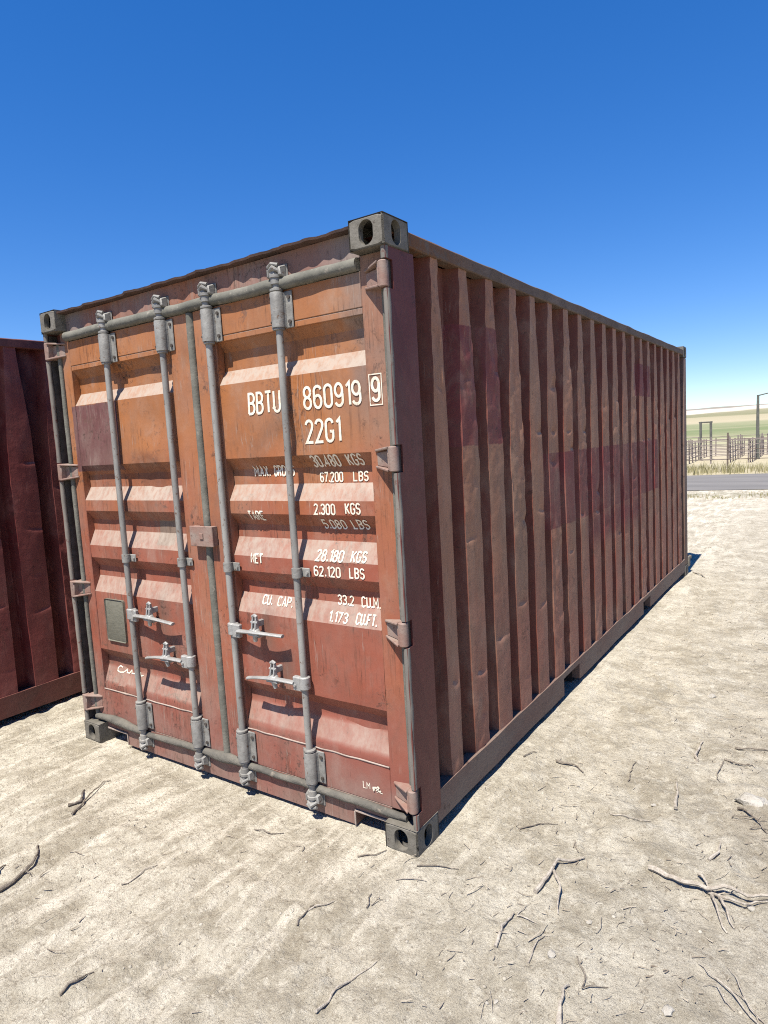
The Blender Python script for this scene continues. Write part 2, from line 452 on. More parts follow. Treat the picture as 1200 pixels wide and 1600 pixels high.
def mat_road():
    t = NT('asphalt'); g = t.n('ShaderNodeNewGeometry'); co = g.outputs['Position']
    c = t.mix(t.rng(t.noise(co, .9, 5, .6, sc=(.25, 1.5, 1)), .35, .7), (.165, .155, .145), (.22, .205, .19))
    c = t.mix(t.rng(t.noise(co, .5, 5, .6, sc=(.2, 2.2, 1), rot=(0, 0, .12)), .60, .74, 0, .7), c, (.40, .37, .32))
    return t.out(c, .85, t.bump(t.noise(co, 60, 4), .4, .01), k=.8)
M_road = mat_road()
M_stick_p = simple('bleached_wood', (.34, .29, .23), (.58, .52, .44), 45, .85, 1.0, 0, (.16, .125, .09), k=.72)
M_stick_d = simple('grey_weathered_wood', (.19, .155, .12), (.36, .31, .25), 45, .9, 1.0, 0, (.09, .07, .055), bd=.008, k=.72)
M_litter = simple('dry_twig_crumbs', (.20, .16, .12), (.50, .44, .35), 5, .9, .3, k=.68)
M_stone = simple('pale_stone', (.50, .46, .39), (.64, .60, .53), 22, .9, .9, 0, (.36, .32, .26), bd=.01, k=.62)
M_pebble = simple('pebble', (.40, .355, .28), (.58, .53, .44), 9, .9, .4)
M_straw = simple('dry_grass_straw', (.36, .33, .15), (.52, .46, .27), 2, .9, .1)
M_fence = simple('weathered_corral_timber', (.27, .22, .20), (.38, .32, .295), 3, .9, .3)
M_pole = simple('dark_pole', (.13, .135, .12), (.19, .19, .165), 4, .8, .2)
M_wire = simple('rusty_wire', (.16, .12, .10), (.22, .17, .14), 3, .7, .2)

# ------------------------------------------------------------------ ground: one sheet out to the hills
def smooth(a, b, x):
    u = np.clip((x-a)/(b-a), 0, 1); return u*u*(3-2*u)

def gheight(x, y):
    x = np.asarray(x, float); y = np.asarray(y, float)
    r = np.hypot(x, y)
    near = 1-smooth(9, 15, r)
    h = (fbm(x*.7, y*.7, 3, 3)-.5)*.05*near
    # flat bearing under the corner castings of the containers, low rise along the middle of the side
    dx = np.maximum(np.maximum(-2.5-x, x-.06), 0); dy = np.maximum(np.maximum(-.06-y, y-6.1), 0)
    k = np.exp(-(np.hypot(dx, dy)/.35)**2)
    ridge = .026*np.exp(-((x-.02)/.16)**2)*smooth(.25, .6, y)*(1-smooth(5.2, 5.8, y))
    dip = -.02*np.exp(-((y-.02)/.10)**2)*smooth(-2.2, -1.9, x)*(1-smooth(-.6, -.3, x))
    h = h*(1-k) + (ridge+dip)
    # streaks left by dragging and wheels, running roughly along y
    a = -.20
    u = x*math.cos(a)+y*math.sin(a); v = -x*math.sin(a)+y*math.cos(a)
    front = 1-smooth(.1, .9, x)
    rg = 1-np.abs(2*fbm(x*7, y*7, 23, 3)-1)
    lump = (fbm(x*9, y*9, 21, 3)-.5)*.022 + (fbm(x*24, y*24, 31, 2)-.5)*.018 + (rg-.8)*.022
    streak = (fbm(u*9, v*.7, 41, 3)-.5)*.036 + (fbm(u*24, v*1.3, 51, 2)-.5)*.016
    soft = 1-.75*k
    h = h + near*(1-.85*k)*((fbm(x*2.4+9, y*2.0, 77, 3)-.5)*.060 + .018*np.maximum(fbm(x*5.5, y*5.5, 78, 2)-.55, 0)*2)
    h = h + near*.030*np.exp(-((x-.11)/.09)**2)*smooth(.3, .6, y)*(1-smooth(5.6, 6.0, y))*np.maximum(fbm(x*6, y*5, 79, 3)-.40, 0)*2
    pat = smooth(.38, .62, fbm(x*1.1+3, y*1.1, 66, 3))
    h = h + near*soft*(lump*(1.25-.5*pat) + streak*(.15+.75*front)*(.25+.75*pat)) + near*.012*soft*np.maximum(fbm(x*3.1, y*3.1, 61, 3)-.52, 0)*4*.6
    # country beyond the road
    rr = np.array([0, 23.5, 30, 45, 62, 100, 150, 250, 500, 1000, 1500, 2000, 2600, 6000], float)
    hh = np.array([0, 0, -.25, -.85, -1.0, -.9, -.6, 1.6, 6.0, 15.5, 33, 48, 50, 52], float)
    q = smooth(-400, 400, x)*.25+.9
    h = h + np.interp(r, rr, hh)*np.where(r > 500, q, 1.0)
    h = h + (fbm(x*.004, y*.004, 71, 4)-.5)*smooth(300, 1500, r)*12
    return h

def axis(f0, f1, step, lim, ratio=1.11):
    mid = list(np.arange(f0, f1+step/2, step)); lo = []; hi = []
    d = step; p = mid[0]
    while p > -lim: d = min(d*ratio, 400); p -= d; lo.append(p)
    d = step; p = mid[-1]
    while p < lim: d = min(d*ratio, 400); p += d; hi.append(p)
    return np.array(lo[::-1]+mid+hi)
gx = axis(-2.6, 1.9, .020, 5000); gy = axis(-1.5, 3.2, .020, 5000)
GX, GY = np.meshgrid(gx, gy)
GZ = gheight(GX, GY)
ground = from_np('ground', np.stack([GX.ravel(), GY.ravel(), GZ.ravel()], 1), grid_faces(len(gy), len(gx)), M_ground, smooth=180)
tag(ground, kind='structure')
def gz(x, y): return float(gheight(np.array([x]), np.array([y]))[0])

# road
xs = np.concatenate([np.linspace(-400, -40, 40), np.linspace(-38, 40, 80), np.linspace(42, 400, 40)])
ys = np.linspace(0, 1, 9)
RX, RT = np.meshgrid(xs, ys)
RY = (16.72+.13*np.clip(RX, -40, 40)*.9 + .18*(RX-np.clip(RX, -40, 40))) + RT*5.6 + .05*np.clip(RX, -10, 10)*RT
edge = (fbm(RX*.8, RT*3, 5, 3)-.5)*.35*((RT == 0)+(RT == 1))
RY = RY + edge
RZ = np.maximum(gheight(RX, RY), -6)+.012+.03*np.sin(RT*math.pi)
road = from_np('road', np.stack([RX.ravel(), RY.ravel(), RZ.ravel()], 1), grid_faces(len(ys), len(xs)), M_road, smooth=180)
tag(road, kind='structure')

# ------------------------------------------------------------------ the container
W, LEN, H = 2.438, 6.058, 2.591
YD = .060                                   # plane of the door faces
cont = bpy.data.objects.new('shipping_container', None); col.objects.link(cont)
cont.empty_display_size = .3
tag(cont, 'rust-orange steel shipping container with white numbers on its locked double doors', 'container')

def casting(x0, x1, y0, y1, z0, z1, sx, sy, sz):
    """hollow corner casting, oval holes in the faces that look outward (sx, sy, sz give the outward signs)"""
    bm = bmesh.new(); n = 28
    cx, cy, cz = (x0+x1)/2, (y0+y1)/2, (z0+z1)/2
    hw = [(x1-x0)/2, (y1-y0)/2, (z1-z0)/2]; ce = [cx, cy, cz]
    def face(ax, sgn, hole):
        a, b = [i for i in range(3) if i != ax]
        if ax == 2: a, b = 0, 1
        else: b = 2; a = 1-ax
        def P(u, v, d=0):
            p = [0, 0, 0]; p[ax] = ce[ax]+sgn*(hw[ax]-d); p[a] = ce[a]+u; p[b] = ce[b]+v
            return bm.verts.new(p)
        if not hole:
            bm.faces.new([P(-hw[a], -hw[b]), P(hw[a], -hw[b]), P(hw[a], hw[b]), P(-hw[a], hw[b])]); return
        ha, hb = hole
        bev = .007
        O, I, D, E = [], [], [], []
        for k in range(n):
            t = 2*math.pi*(k+.5)/n
            cu, cv = math.cos(t), math.sin(t)
            s = 1/max(abs(cu)/(hw[a]-bev), abs(cv)/(hw[b]-bev))
            O.append(P(cu*s, cv*s)); s2 = 1/max(abs(cu)/hw[a], abs(cv)/hw[b]); E.append(P(cu*s2, cv*s2, bev))
            # obround outline
            rr = min(ha, hb); ea, eb = ha-rr, hb-rr
            iu, iv = math.copysign(ea, cu)+cu*rr, math.copysign(eb, cv)+cv*rr
            I.append(P(iu, iv)); D.append(P(iu, iv, .03))
        for k in range(n):
            j = (k+1) % n
            bm.faces.new((O[k], O[j], I[j], I[k])); bm.faces.new((I[k], I[j], D[j], D[k])); bm.faces.new((E[k], E[j], O[j], O[k]))
    face(0, sx, (.033, .047)); face(0, -sx, None)
    face(1, sy, (.034, .047)); face(1, -sy, None)
    face(2, sz, (.030, .058) if sz < 0 else None); face(2, -sz, None)
    bmesh.ops.remove_doubles(bm, verts=bm.verts[:], dist=.0005)
    return from_bm('corner_casting', bm, M_cast, cont, 35)

for sx, xa, xb in ((1, -.162, 0), (-1, -W, -W+.162)):
    for sy, ya, yb in ((-1, 0, .178), (1, LEN-.178, LEN)):
        for sz, za, zb in ((-1, 0, .118), (1, H-.118, H)):
            casting(xa, xb, ya, yb, za, zb, sx, sy, sz)

HZ = [2.37, 1.663, .953, .238]               # hinge heights

def corner_post(side):
    """door-end post: outer plate with slots at the hinges, a rounded front edge and an inner web. side=+1 is the right post"""
    def X(x): return x if side > 0 else -W-x
    bm = bmesh.new()
    zc = [.1185]
    for z in HZ[::-1]: zc += [z-.055, z+.055]
    zc += [2.4725]
    yc = [.010, .030, .056, .212]
    for i in range(len(zc)-1):
        slot = i % 2 == 1
        for j in range(len(yc)-1):
            if slot and j in (0, 1): continue
            xs_ = sorted((X(-.012), X(-.003)))
            box(bm, xs_[0], xs_[1], yc[j], yc[j+1], zc[i], zc[i+1])
    bmesh.ops.remove_doubles(bm, verts=bm.verts[:], dist=.0004)
    xs_ = sorted((X(-.0125), X(-.13))); box(bm, xs_[0], xs_[1], .085, .10, .12, 2.471)      # web behind the door edge
    xs_ = sorted((X(-.0125), X(-.11))); box(bm, xs_[0], xs_[1], .203, .2115, .12, 2.471)
    post = from_bm('corner_post', bm, M_post, cont, 25)
    zs = [.119] + [v for z in HZ[::-1] for v in (z-.056, z+.056)] + [2.472]
    for i in range(0, len(zs)-1, 2):
        bm = bmesh.new()
        n = max(2, int((zs[i+1]-zs[i])/.05))
        pts = []; rd = []
        for k in range(n+1):
            z = zs[i]+(zs[i+1]-zs[i])*k/n
            w = math.sin(z*9+side)*.0012+math.sin(z*23)*.0008
            pts.append((X(-.0135+w), .0205, z)); rd.append(.0135+.0012*math.sin(z*31+side))
        tube(bm, pts, rd, 10)
        from_bm('post_edge', bm, M_edge, post, 40)
    return post
corner_post(1); corner_post(-1)

def rear_post(x0, x1):
    bm = bmesh.new(); box(bm, x0, x1, LEN-.15, LEN-.004, .119, H-.119, .01, 2)
    return from_bm('corner_post', bm, M_rail, cont, 30)
rear_post(-.12, -.004); rear_post(-W+.004, -W+.12)

# header above the doors, with its wavy folded lip
nx = 130
hx = np.linspace(-W+.163, -.163, nx)
def header_mesh():
    zs = np.linspace(2.468, 2.566, 7)
    V = []
    for z in zs:
        y = YD+.004+(fbm(hx*5, np.full(nx, z*6), 81, 3)-.5)*.010
        V.append(np.stack([hx, y, np.full(nx, z)], 1))
    V.append(np.stack([hx, np.full(nx, .178), np.full(nx, 2.567)], 1))
    return np.concatenate(V), grid_faces(len(zs)+1, nx)
v, f = header_mesh()
header = from_np('door_header', v, f, M_head, cont, 40)
wav = (fbm(hx*16, hx*0+3, 91, 3)-.5)*.034 + (fbm(hx*4, hx*0+1, 93, 2)-.5)*.014
lz = (fbm(hx*10, hx*0+9, 95, 3)-.5)*.007
lipf = np.stack([hx, .022+wav, 2.5690+lz], 1); lipf2 = np.stack([hx, .019+wav, 2.5790+lz*1.3], 1); lipb = np.stack([hx, np.full(nx, .178), 2.583+lz*.3], 1); lipu = np.stack([hx, np.full(nx, YD+.012), 2.5675+lz], 1)
from_np('header_lip', np.concatenate([lipu, lipf, lipf2, lipb]), grid_faces(4, nx), M_lip, header, 40)

# sill below the doors with its two lifting pockets next to the castings
bm = bmesh.new()
for a, b, z0 in ((-W+.163, -2.075, .078), (-2.075, -.365, .012), (-.365, -.163, .078)):
    box(bm, a, b, YD+.002, .17, z0, .150)
bmesh.ops.remove_doubles(bm, verts=bm.verts[:], dist=.0004)
sill = from_bm('door_sill', bm, M_door, cont, 25)
for a, b in ((-.367, -.168), (-W+.168, -2.073)):
    bm = bmesh.new()
    box(bm, a, b, YD-.006, YD+.0015, .0775, .088, .002)
    c0 = a if a > -1 else b
    box(bm, c0-.004, c0+.004, YD-.005, YD+.001, .013, .0785, .001)
    from_bm('pocket_rim', bm, M_seam, sill, 30)

# door panel profile: (z, depth behind the door plane)
PO, PI = .005, .048
PROF = [(.300, PO), (.368, PO), (.480, PI), (.530, PI), (.585, PO), (.940, PO), (1.030, PI), (1.092, PI), (1.148, PO), (1.222, PO), (1.308, PI), (1.372, PI), (1.428, PO),
        (1.490, PO), (1.565, PI), (1.638, PI), (1.694, PO), (2.045, PO), (2.112, PI), (2.200, PI), (2.262, PO), (2.30, PO)]
PZ = np.array([p[0] for p in PROF]); PD = np.array([p[1] for p in PROF])
def panel_y(x, z):
    x = np.asarray(x, float); z = np.asarray(z, float)
    d = np.interp(z, PZ, PD)
    n = (fbm(x*3+7, z*3, 101, 2)-.5)*.011 + (fbm(x*8, z*7, 103, 2)-.5)*.004
    for cx, cz, r, a in ((-.72, 1.575, .05, -.012), (-1.62, 1.60, .07, .014), (-.62, 1.77, .07, .012), (-2.02, .42, .10, .012), (-.30, .47, .12, .010), (-.21, 1.53, .04, -.008), (-1.55, 1.9, .10, .010), (-.85, 1.85, .12, -.008), (-2.1, .30, .05, .01)):
        n = n + a*np.exp(-((x-cx)**2+(z-cz)**2)/r**2)
    return YD + d + n

def door_leaf(xo, xi, po, pi, side):
    """xo outer edge, xi meeting edge, po..pi the corrugated part"""
    S = lambda a, b: (min(a, b), max(a, b))
    bm = bmesh.new()
    a, b = S(xo, po); box(bm, a, b, YD, YD+.05, .150, 2.4715, .004)
    a, b = S(xi, pi); box(bm, a, b, YD+.001, YD+.05, .150, 2.415, .004)
    a, b = S(po, pi); a += .0005; b -= .0005
    box(bm, a, b, YD+.002, YD+.05, 2.274, 2.414, .003)
    box(bm, a, b, YD+.004, YD+.05, 2.246, 2.2735, .003)
    box(bm, a, b, YD+.0025, YD+.05, .151, .331, .003)
    box(bm, min(xo, xi)+.01, max(xo, xi)-.01, YD+.052, YD+.056, .151, 2.41)
    leaf = from_bm('door', bm, M_door, cont, 25)
    # corrugated sheet
    cx = np.linspace(a+.0005, b-.0005, 46)
    zz = []
    for i in range(len(PZ)-1):
        n = max(2, int((PZ[i+1]-PZ[i])/.022)+1)
        zz += list(np.linspace(PZ[i], PZ[i+1], n, endpoint=False))
    zz = np.array([z for z in zz if .325 < z < 2.25]+[2.25])
    CX, CZ = np.meshgrid(cx, zz)
    CY = panel_y(CX, CZ)
    from_np('door_panel', np.stack([CX.ravel(), CY.ravel(), CZ.ravel()], 1), grid_faces(len(zz), len(cx)), M_door, leaf, 22)
    bm = bmesh.new()
    tube(bm, [(x, YD+.001+math.sin(x*50)*.001, .3335+math.sin(x*37)*.0012) for x in np.linspace(a, b, 40)], .0035, 6)
    from_bm('weld_bead', bm, M_seam, leaf, 60)
    return leaf
leafR = door_leaf(-.056, -1.178, -.162, -1.030, 1)
leafL = door_leaf(-W+.090, -1.222, -2.268, -1.372, -1)

# hinges
def hinge(leaf, side, z):
    def X(x): return x if side > 0 else -W-x
    bm = bmesh.new()
    j = random.uniform(-.004, .004)
    for zz0, zz1, e in ((.040, .050, -.010), (-.050, -.040, .014)):
        p = []
        for za, ze in ((zz0, zz0+e), (zz1, zz1+e)):
            p += [(X(-.040), -.004, z+za), (X(-.138+j), YD-.006, z+ze), (X(-.138+j), YD+.003, z+ze), (X(-.040), YD+.003, z+za)]
        hull8(bm, p, .0025)
    p = []
    for za, ze in ((-.037, -.026), (.035, .026)):
        p += [(X(-.042), .036, z+za), (X(-.130+j), YD-.003, z+ze), (X(-.130+j), YD+.002, z+ze), (X(-.042), YD+.002, z+za)]
    hull8(bm, p, .002)
    from_bm('hinge', bm, M_hinge, leaf, 30)
    bm = bmesh.new()
    lathe_z(bm, X(-.0235), .020, [(z-.050, .017), (z-.046, .0205), (z+.046, .0205), (z+.050, .017)], 14)
    a, b = sorted((X(-.0215), X(-.046))); box(bm, a, b, .006, .040, z-.047, z+.047, .003)
    from_bm('hinge_pin', bm, M_hinge, leaf, 40)
bm = bmesh.new(); box(bm, -W+.0135, -W+.0215, .034, .084, .125, 2.465, .002); from_bm('slot_shade_strip', bm, M_bolt, cont, 30)  # black strip added to paint the shade inside the post slot
bm = bmesh.new(); box(bm, -.0215, -.0135, .034, .084, .125, 2.465, .002); from_bm('slot_shade_strip', bm, M_bolt, cont, 30)  # same painted-shade strip, mirrored to the right post
for z in HZ:
    hinge(leafR, 1, z); hinge(leafL, -1, z)

# gaskets
def gasket(pts, rad, mat=M_gask, n=12, squash=1.0):
    bm = bmesh.new(); tube(bm, pts, rad, n, squash=squash); return from_bm('door_gasket', bm, mat, cont, 50)
def wob(t, a=.004, s=0): return (float(fbm(np.array([t*6.0]), np.array([s+.5]), 111, 3)[0])-.5)*2*a
gxs = np.linspace(-W+.166, -.166, 90)
gasket([(x, .055+wob(x, .003, 1), 2.440+wob(x, .006, 2)) for x in gxs], [.027+wob(x, .002, 3) for x in gxs])
gzs = np.linspace(.16, 2.41, 60)
gasket([(-1.200+wob(z, .004, 4), YD+.006, z) for z in gzs], [.0215+wob(z, .002, 5) for z in gzs])
gasket([(-.050+wob(z, .002, 6), YD-.001, z) for z in gzs], [.011+wob(z, .002, 7) for z in gzs])
gasket([(-W+.078+wob(z, .002, 8), YD-.004, z) for z in gzs], [.014+wob(z, .003, 9) for z in gzs])
def sag(x): return -.016*math.exp(-((x+.75)/.35)**2)*0 - .018*max(0, math.sin((x+.6)*3.3))*.4 + .02*math.exp(-((x+2.2)/.2)**2)
gxs = np.linspace(-W+.08, -.075, 110)
gasket([(x, .050+wob(x, .004, 10), .138+sag(x)+wob(x, .007, 11)) for x in gxs], [(.0165+wob(x, .004, 12))+.012*math.exp(-((x+1.22)/.10)**2)+.010*math.exp(-((x+2.12)/.16)**2) for x in gxs], M_mud, 12)

# locking bars with their sleeves, brackets, cams and handles
YR = YD-.027
def locking_bar(x, z_handle, dirn, length, drop):
    bm = bmesh.new()
    zs = np.linspace(.052, 2.51, 40)
    tube(bm, [(x+.0025*math.sin(z*1.7+x*5), YR, z) for z in zs], .0162, 14)
    bar = from_bm('locking_bar', bm, M_rod, cont, 40)
    for z0, z1, topside in ((2.250, 2.398, True), (.172, .318, False)):
        bm = bmesh.new()
        lathe_z(bm, x, YR, [(z0-.012, .0195), (z0-.010, .0265), (z0-.002, .0265), (z0-.001, .0245), (z0, .0305), (z1-.004, .0305), (z1, .029), (z1+.002, .0225), (z1+.006, .0285), (z1+.014, .0285), (z1+.018, .020)], 22)
        box(bm, x+.020, x+.068, YD-.009, YD-.001, z0-.004, z1+.004, .003)
        hull8(bm, [(x+.016, YR-.012, z0+.002), (x+.034, YD-.010, z0+.002), (x+.034, YD-.002, z0+.002), (x+.010, YD-.002, z0+.002),
                   (x+.016, YR-.012, z1-.002), (x+.034, YD-.010, z1-.002), (x+.034, YD-.002, z1-.002), (x+.010, YD-.002, z1-.002)])
        box(bm, x-.062, x-.020, YD-.007, YD-.001, z0, z1, .003)
        sl = from_bm('guide_sleeve', bm, M_sleeve, bar, 35)
        for zz in (z0+.022, z1-.022):
            bm = bmesh.new(); tube(bm, [(x+.053, YD-.004, zz), (x+.053, YD-.016, zz)], .0085, 8); from_bm('bolt', bm, M_bolt, bar, 40)
            bm = bmesh.new(); tube(bm, [(x-.016, YR-.022, zz), (x-.019, YR-.0275, zz)], .005, 8); from_bm('bolt', bm, M_bolt, bar, 40)
    # mid bracket
    bm = bmesh.new(); zb = 1.172+random.uniform(-.006, .006)
    lathe_z(bm, x, YR, [(zb-.022, .0235), (zb+.022, .0235)], 18)
    box(bm, x+.012, x+.062, YD-.012, YD-.004, zb-.021, zb+.021, .003)
    tube(bm, [(x+.05, YD-.01, zb), (x+.05, YD-.02, zb)], .007, 8)
    from_bm('bar_bracket', bm, M_sleeve, bar, 35)
    # cams and keepers
    for zc, s in ((2.478, 1), (.088, -1)):
        bm = bmesh.new()
        lathe_z(bm, x, YR, sorted([(zc-s*.045, .0225), (zc-s*.02, .0225), (zc-s*.018, .027), (zc-s*.006, .027)]), 16)
        hull8(bm, [(x-.020, YR-.020, zc-.010), (x+.012, YR-.024, zc-.010), (x+.024, YR+.020, zc-.012), (x-.012, YR+.022, zc-.012),
                   (x-.014, YR-.016, zc+.026), (x+.010, YR-.018, zc+.022), (x+.018, YR+.018, zc+.026), (x-.010, YR+.018, zc+.030)], .003)
        tube(bm, [(x-.02, YR-.012, zc+s*.012), (x+.006, YR-.024, zc+s*.020), (x+.026, YR-.006, zc+s*.008)], [.009, .011, .008], 8)
        from_bm('cam', bm, M_rod, bar, 35)
        bm = bmesh.new()
        box(bm, x-.046, x+.050, YD-.004, YD+.003, zc-.036, zc+.040, .004)
        for sx in (-1, 1):
            hull8(bm, [(x+sx*.034-.009, YR-.010, zc-.012), (x+sx*.034+.009, YR-.014, zc-.012), (x+sx*.034+.010, YD-.003, zc-.022), (x+sx*.034-.010, YD-.003, zc-.022),
                       (x+sx*.028-.008, YR-.016, zc+.022), (x+sx*.028+.008, YR-.012, zc+.024), (x+sx*.034+.010, YD-.003, zc+.036), (x+sx*.034-.010, YD-.003, zc+.036)], .004)
        tube(bm, [(x-.030, YR-.010, zc+s*.028), (x-.004, YR-.018, zc+s*.040), (x+.028, YR-.010, zc+s*.030)], [.008, .007, .009], 8)
        from_bm('cam_keeper', bm, M_sleeve, bar, 35)
    # handle
    bm = bmesh.new(); z = z_handle
    lathe_z(bm, x, YR, [(z-.030, .022), (z-.026, .0265), (z+.026, .0265), (z+.030, .022)], 16)
    a, b = sorted((x+dirn*.006, x+dirn*.060)); box(bm, a, b, YR-.020, YR+.006, z-.040, z+.028, .005)
    tube(bm, [(x+dirn*.042, YR-.016, z-.012), (x+dirn*.042, YR-.028, z-.012)], .007, 8)
    N = 14; pts = []; rd = []
    for k in range(N+1):
        u = k/N
        pts.append((x+dirn*(.052+(length-.052)*u), YR-.016-.018*math.sin(u*3.0), z-.004-drop*u*u+.010*math.sin(u*math.pi)))
        rd.append(.017-.004*u if u < .45 else .0165-.003*math.sin((u-.45)*5))
    tube(bm, pts, rd, 8, squash=.55)
    hd = from_bm('handle', bm, M_hard, bar, 35)
    # catch that holds the handle: back plate, cheek and a loop standing up
    bm = bmesh.new(); xc = x+dirn*length*.50; yc = YR-.030
    zt = z-drop*.25+.006
    yb = float(panel_y(np.array([xc]), np.array([zt]))[0])
    box(bm, xc-.012, xc+.012, YR-.012, yb+.002, zt-.034, zt-.016, .003)
    hull8(bm, [(xc-.040, yc-.010, zt-.018), (xc+.040, yc-.012, zt-.018), (xc+.030, yc+.022, zt-.014), (xc-.030, yc+.022, zt-.014),
               (xc-.026, yc-.006, zt+.014), (xc+.022, yc-.008, zt+.012), (xc+.016, yc+.022, zt+.018), (xc-.018, yc+.022, zt+.018)], .004)
    for q0, q1 in ((-.017, -.008), (.007, .015)):
        hull8(bm, [(xc+q0, yc-.008, zt+.004), (xc+q1, yc-.008, zt+.004), (xc+q1, yc+.024, zt+.004), (xc+q0, yc+.024, zt+.004),
                   (xc+q0*.8, yc+.004, zt+.070), (xc+q1*.8, yc+.004, zt+.072), (xc+q1*.8, yc+.022, zt+.074), (xc+q0*.8, yc+.022, zt+.070)], .003)
    tube(bm, [(xc-.015, yc+.012, zt+.072), (xc, yc+.010, zt+.080), (xc+.013, yc+.012, zt+.072)], [.008, .009, .008], 8)
    tube(bm, [(xc-.022, yc+.008, zt+.046), (xc+.021, yc+.008, zt+.046)], .006, 8)
    tube(bm, [(xc, yc+.006, zt-.014), (xc-.006*dirn, yc+.012, zt-.048)], [.013, .010], 8)
    box(bm, xc-.009, xc+.009, yc+.020, yb+.002, zt+.020, zt+.050, .003)
    from_bm('handle_catch', bm, M_hard, bar, 35)
    return bar
locking_bar(-1.872, .848, 1, .385, .010)
locking_bar(-1.390, .640, -1, .350, .022)
locking_bar(-1.042, .858, 1, .350, -.010)
locking_bar(-.592, .652, -1, .352, .022)

# lock plate over the meeting edge, data plate
bm = bmesh.new(); box(bm, -1.292, -1.124, YD-.040, YD-.030, 1.262, 1.366, .003); box(bm, -1.288, -1.250, YD-.0298, YD-.001, 1.264, 1.364, .002)
box(bm, -1.16, -1.128, YD-.0298, YD-.001, 1.264, 1.364, .002); box(bm, -1.215, -1.190, YD-.046, YD-.0405, 1.30, 1.33, .002)
from_bm('lock_plate', bm, M_hinge, leafR, 30)
pv = []; pxs = np.linspace(-2.172, -1.982, 12); pzs = np.linspace(.652, .905, 14)
bm = bmesh.new(); box(bm, -2.166, -1.982, YD-.004, YD+.004, .652, .905, .012, 2)
pl = from_bm('data_plate', bm, M_plate, leafL, 30)

# ---- lettering: single-stroke condensed figures draped on the door sheet
def arc(cx, cy, rx, ry, a0, a1, n=8):
    return [(cx+rx*math.cos(math.radians(a0+(a1-a0)*k/n)), cy+ry*math.sin(math.radians(a0+(a1-a0)*k/n))) for k in range(n+1)]
w_ = .44; h_ = w_/2
cap = arc(h_, 1-h_, h_, h_, 0, 180, 10)+arc(h_, h_, h_, h_, 180, 360, 10)+[(w_, 1-h_)]
G = {
 '0': [cap], 'O': [cap], '1': [[(.03, .84), (.22, 1), (.22, 0)]],
 '2': [arc(h_, 1-h_, h_, h_, 170, -20, 8)+[(.36, .55), (.03, .04), (0, 0), (w_, 0)]],
 '3': [arc(h_, .76, h_, .24, 165, -75, 9)+[(.17, .52)], arc(h_, .26, h_, .26, 90, -165, 9)],
 '4': [[(.33, 0), (.33, 1), (0, .26), (w_, .26)]],
 '5': [[(w_-.02, 1), (.03, 1), (.02, .55)]+arc(h_, .30, h_, .30, 120, -160, 9)],
 '6': [arc(h_, 1-h_, h_, h_, 15, 180, 7)+[(0, .3)], arc(h_, .29, h_, .29, 180, -180, 14)],
 '9': [arc(h_, h_, h_, h_, 195, 360, 7)+[(w_, .7)], arc(h_, .71, h_, .29, 0, 360, 14)],
 '7': [[(0, 1), (w_, 1), (.14, 0)]],
 '8': [arc(h_, .76, h_-.02, .24, -90, 270, 14), arc(h_, .26, h_, .26, 90, 450, 14)],
 'A': [[(0, 0), (h_, 1), (w_, 0)], [(.09, .30), (.35, .30)]],
 'B': [[(0, 0), (0, 1)]+arc(.2, .76, .22, .24, 90, -90, 7)+[(.02, .52)], [(.02, .52)]+arc(.2, .26, .24, .26, 90, -90, 7)+[(0, 0)]],
 'C': [arc(h_, 1-h_, h_, h_, 10, 180, 7)+arc(h_, h_, h_, h_, 180, 350, 7)],
 'E': [[(w_, 1), (0, 1), (0, 0), (w_, 0)], [(.02, .52), (.34, .52)]],
 'F': [[(w_, 1), (0, 1), (0, 0)], [(.02, .52), (.34, .52)]],
 'G': [arc(h_, 1-h_, h_, h_, 10, 180, 7)+arc(h_, h_, h_, h_, 180, 360, 7)+[(w_, .45), (.24, .45)]],
 'K': [[(0, 0), (0, 1)], [(w_, 1), (.03, .42)], [(.12, .55), (w_, 0)]],
 'L': [[(0, 1), (0, 0), (w_-.02, 0)]], 'M': [[(0, 0), (0, 1), (.27, .35), (.54, 1), (.54, 0)]],
 'N': [[(0, 0), (0, 1), (w_, 0), (w_, 1)]],
 'P': [[(0, 0), (0, 1)]+arc(.2, .74, .24, .26, 90, -90, 7)+[(.02, .48)]],
 'R': [[(0, 0), (0, 1)]+arc(.2, .74, .24, .26, 90, -90, 7)+[(.02, .48)], [(.20, .48), (w_, 0)]],
 'S': [arc(h_, .75, h_, .25, 20, 250, 9)+arc(h_, .26, h_, .26, 70, -160, 9)],
 'T': [[(0, 1), (w_, 1)], [(h_, .98), (h_, 0)]], 'U': [[(0, 1), (0, h_)]+arc(h_, h_, h_, h_, 180, 360, 8)+[(w_, 1)]],
 'X': [[(0, 0), (w_, 1)], [(0, 1), (w_, 0)]], '.': [[(.05, -.02), (.05, .17)]],
 '[]': [[(0, 0), (0, 1), (1, 1), (1, 0), (0, 0)]],
}
ADV = {'.': .28, '1': .40, 'M': .80, ' ': .42}
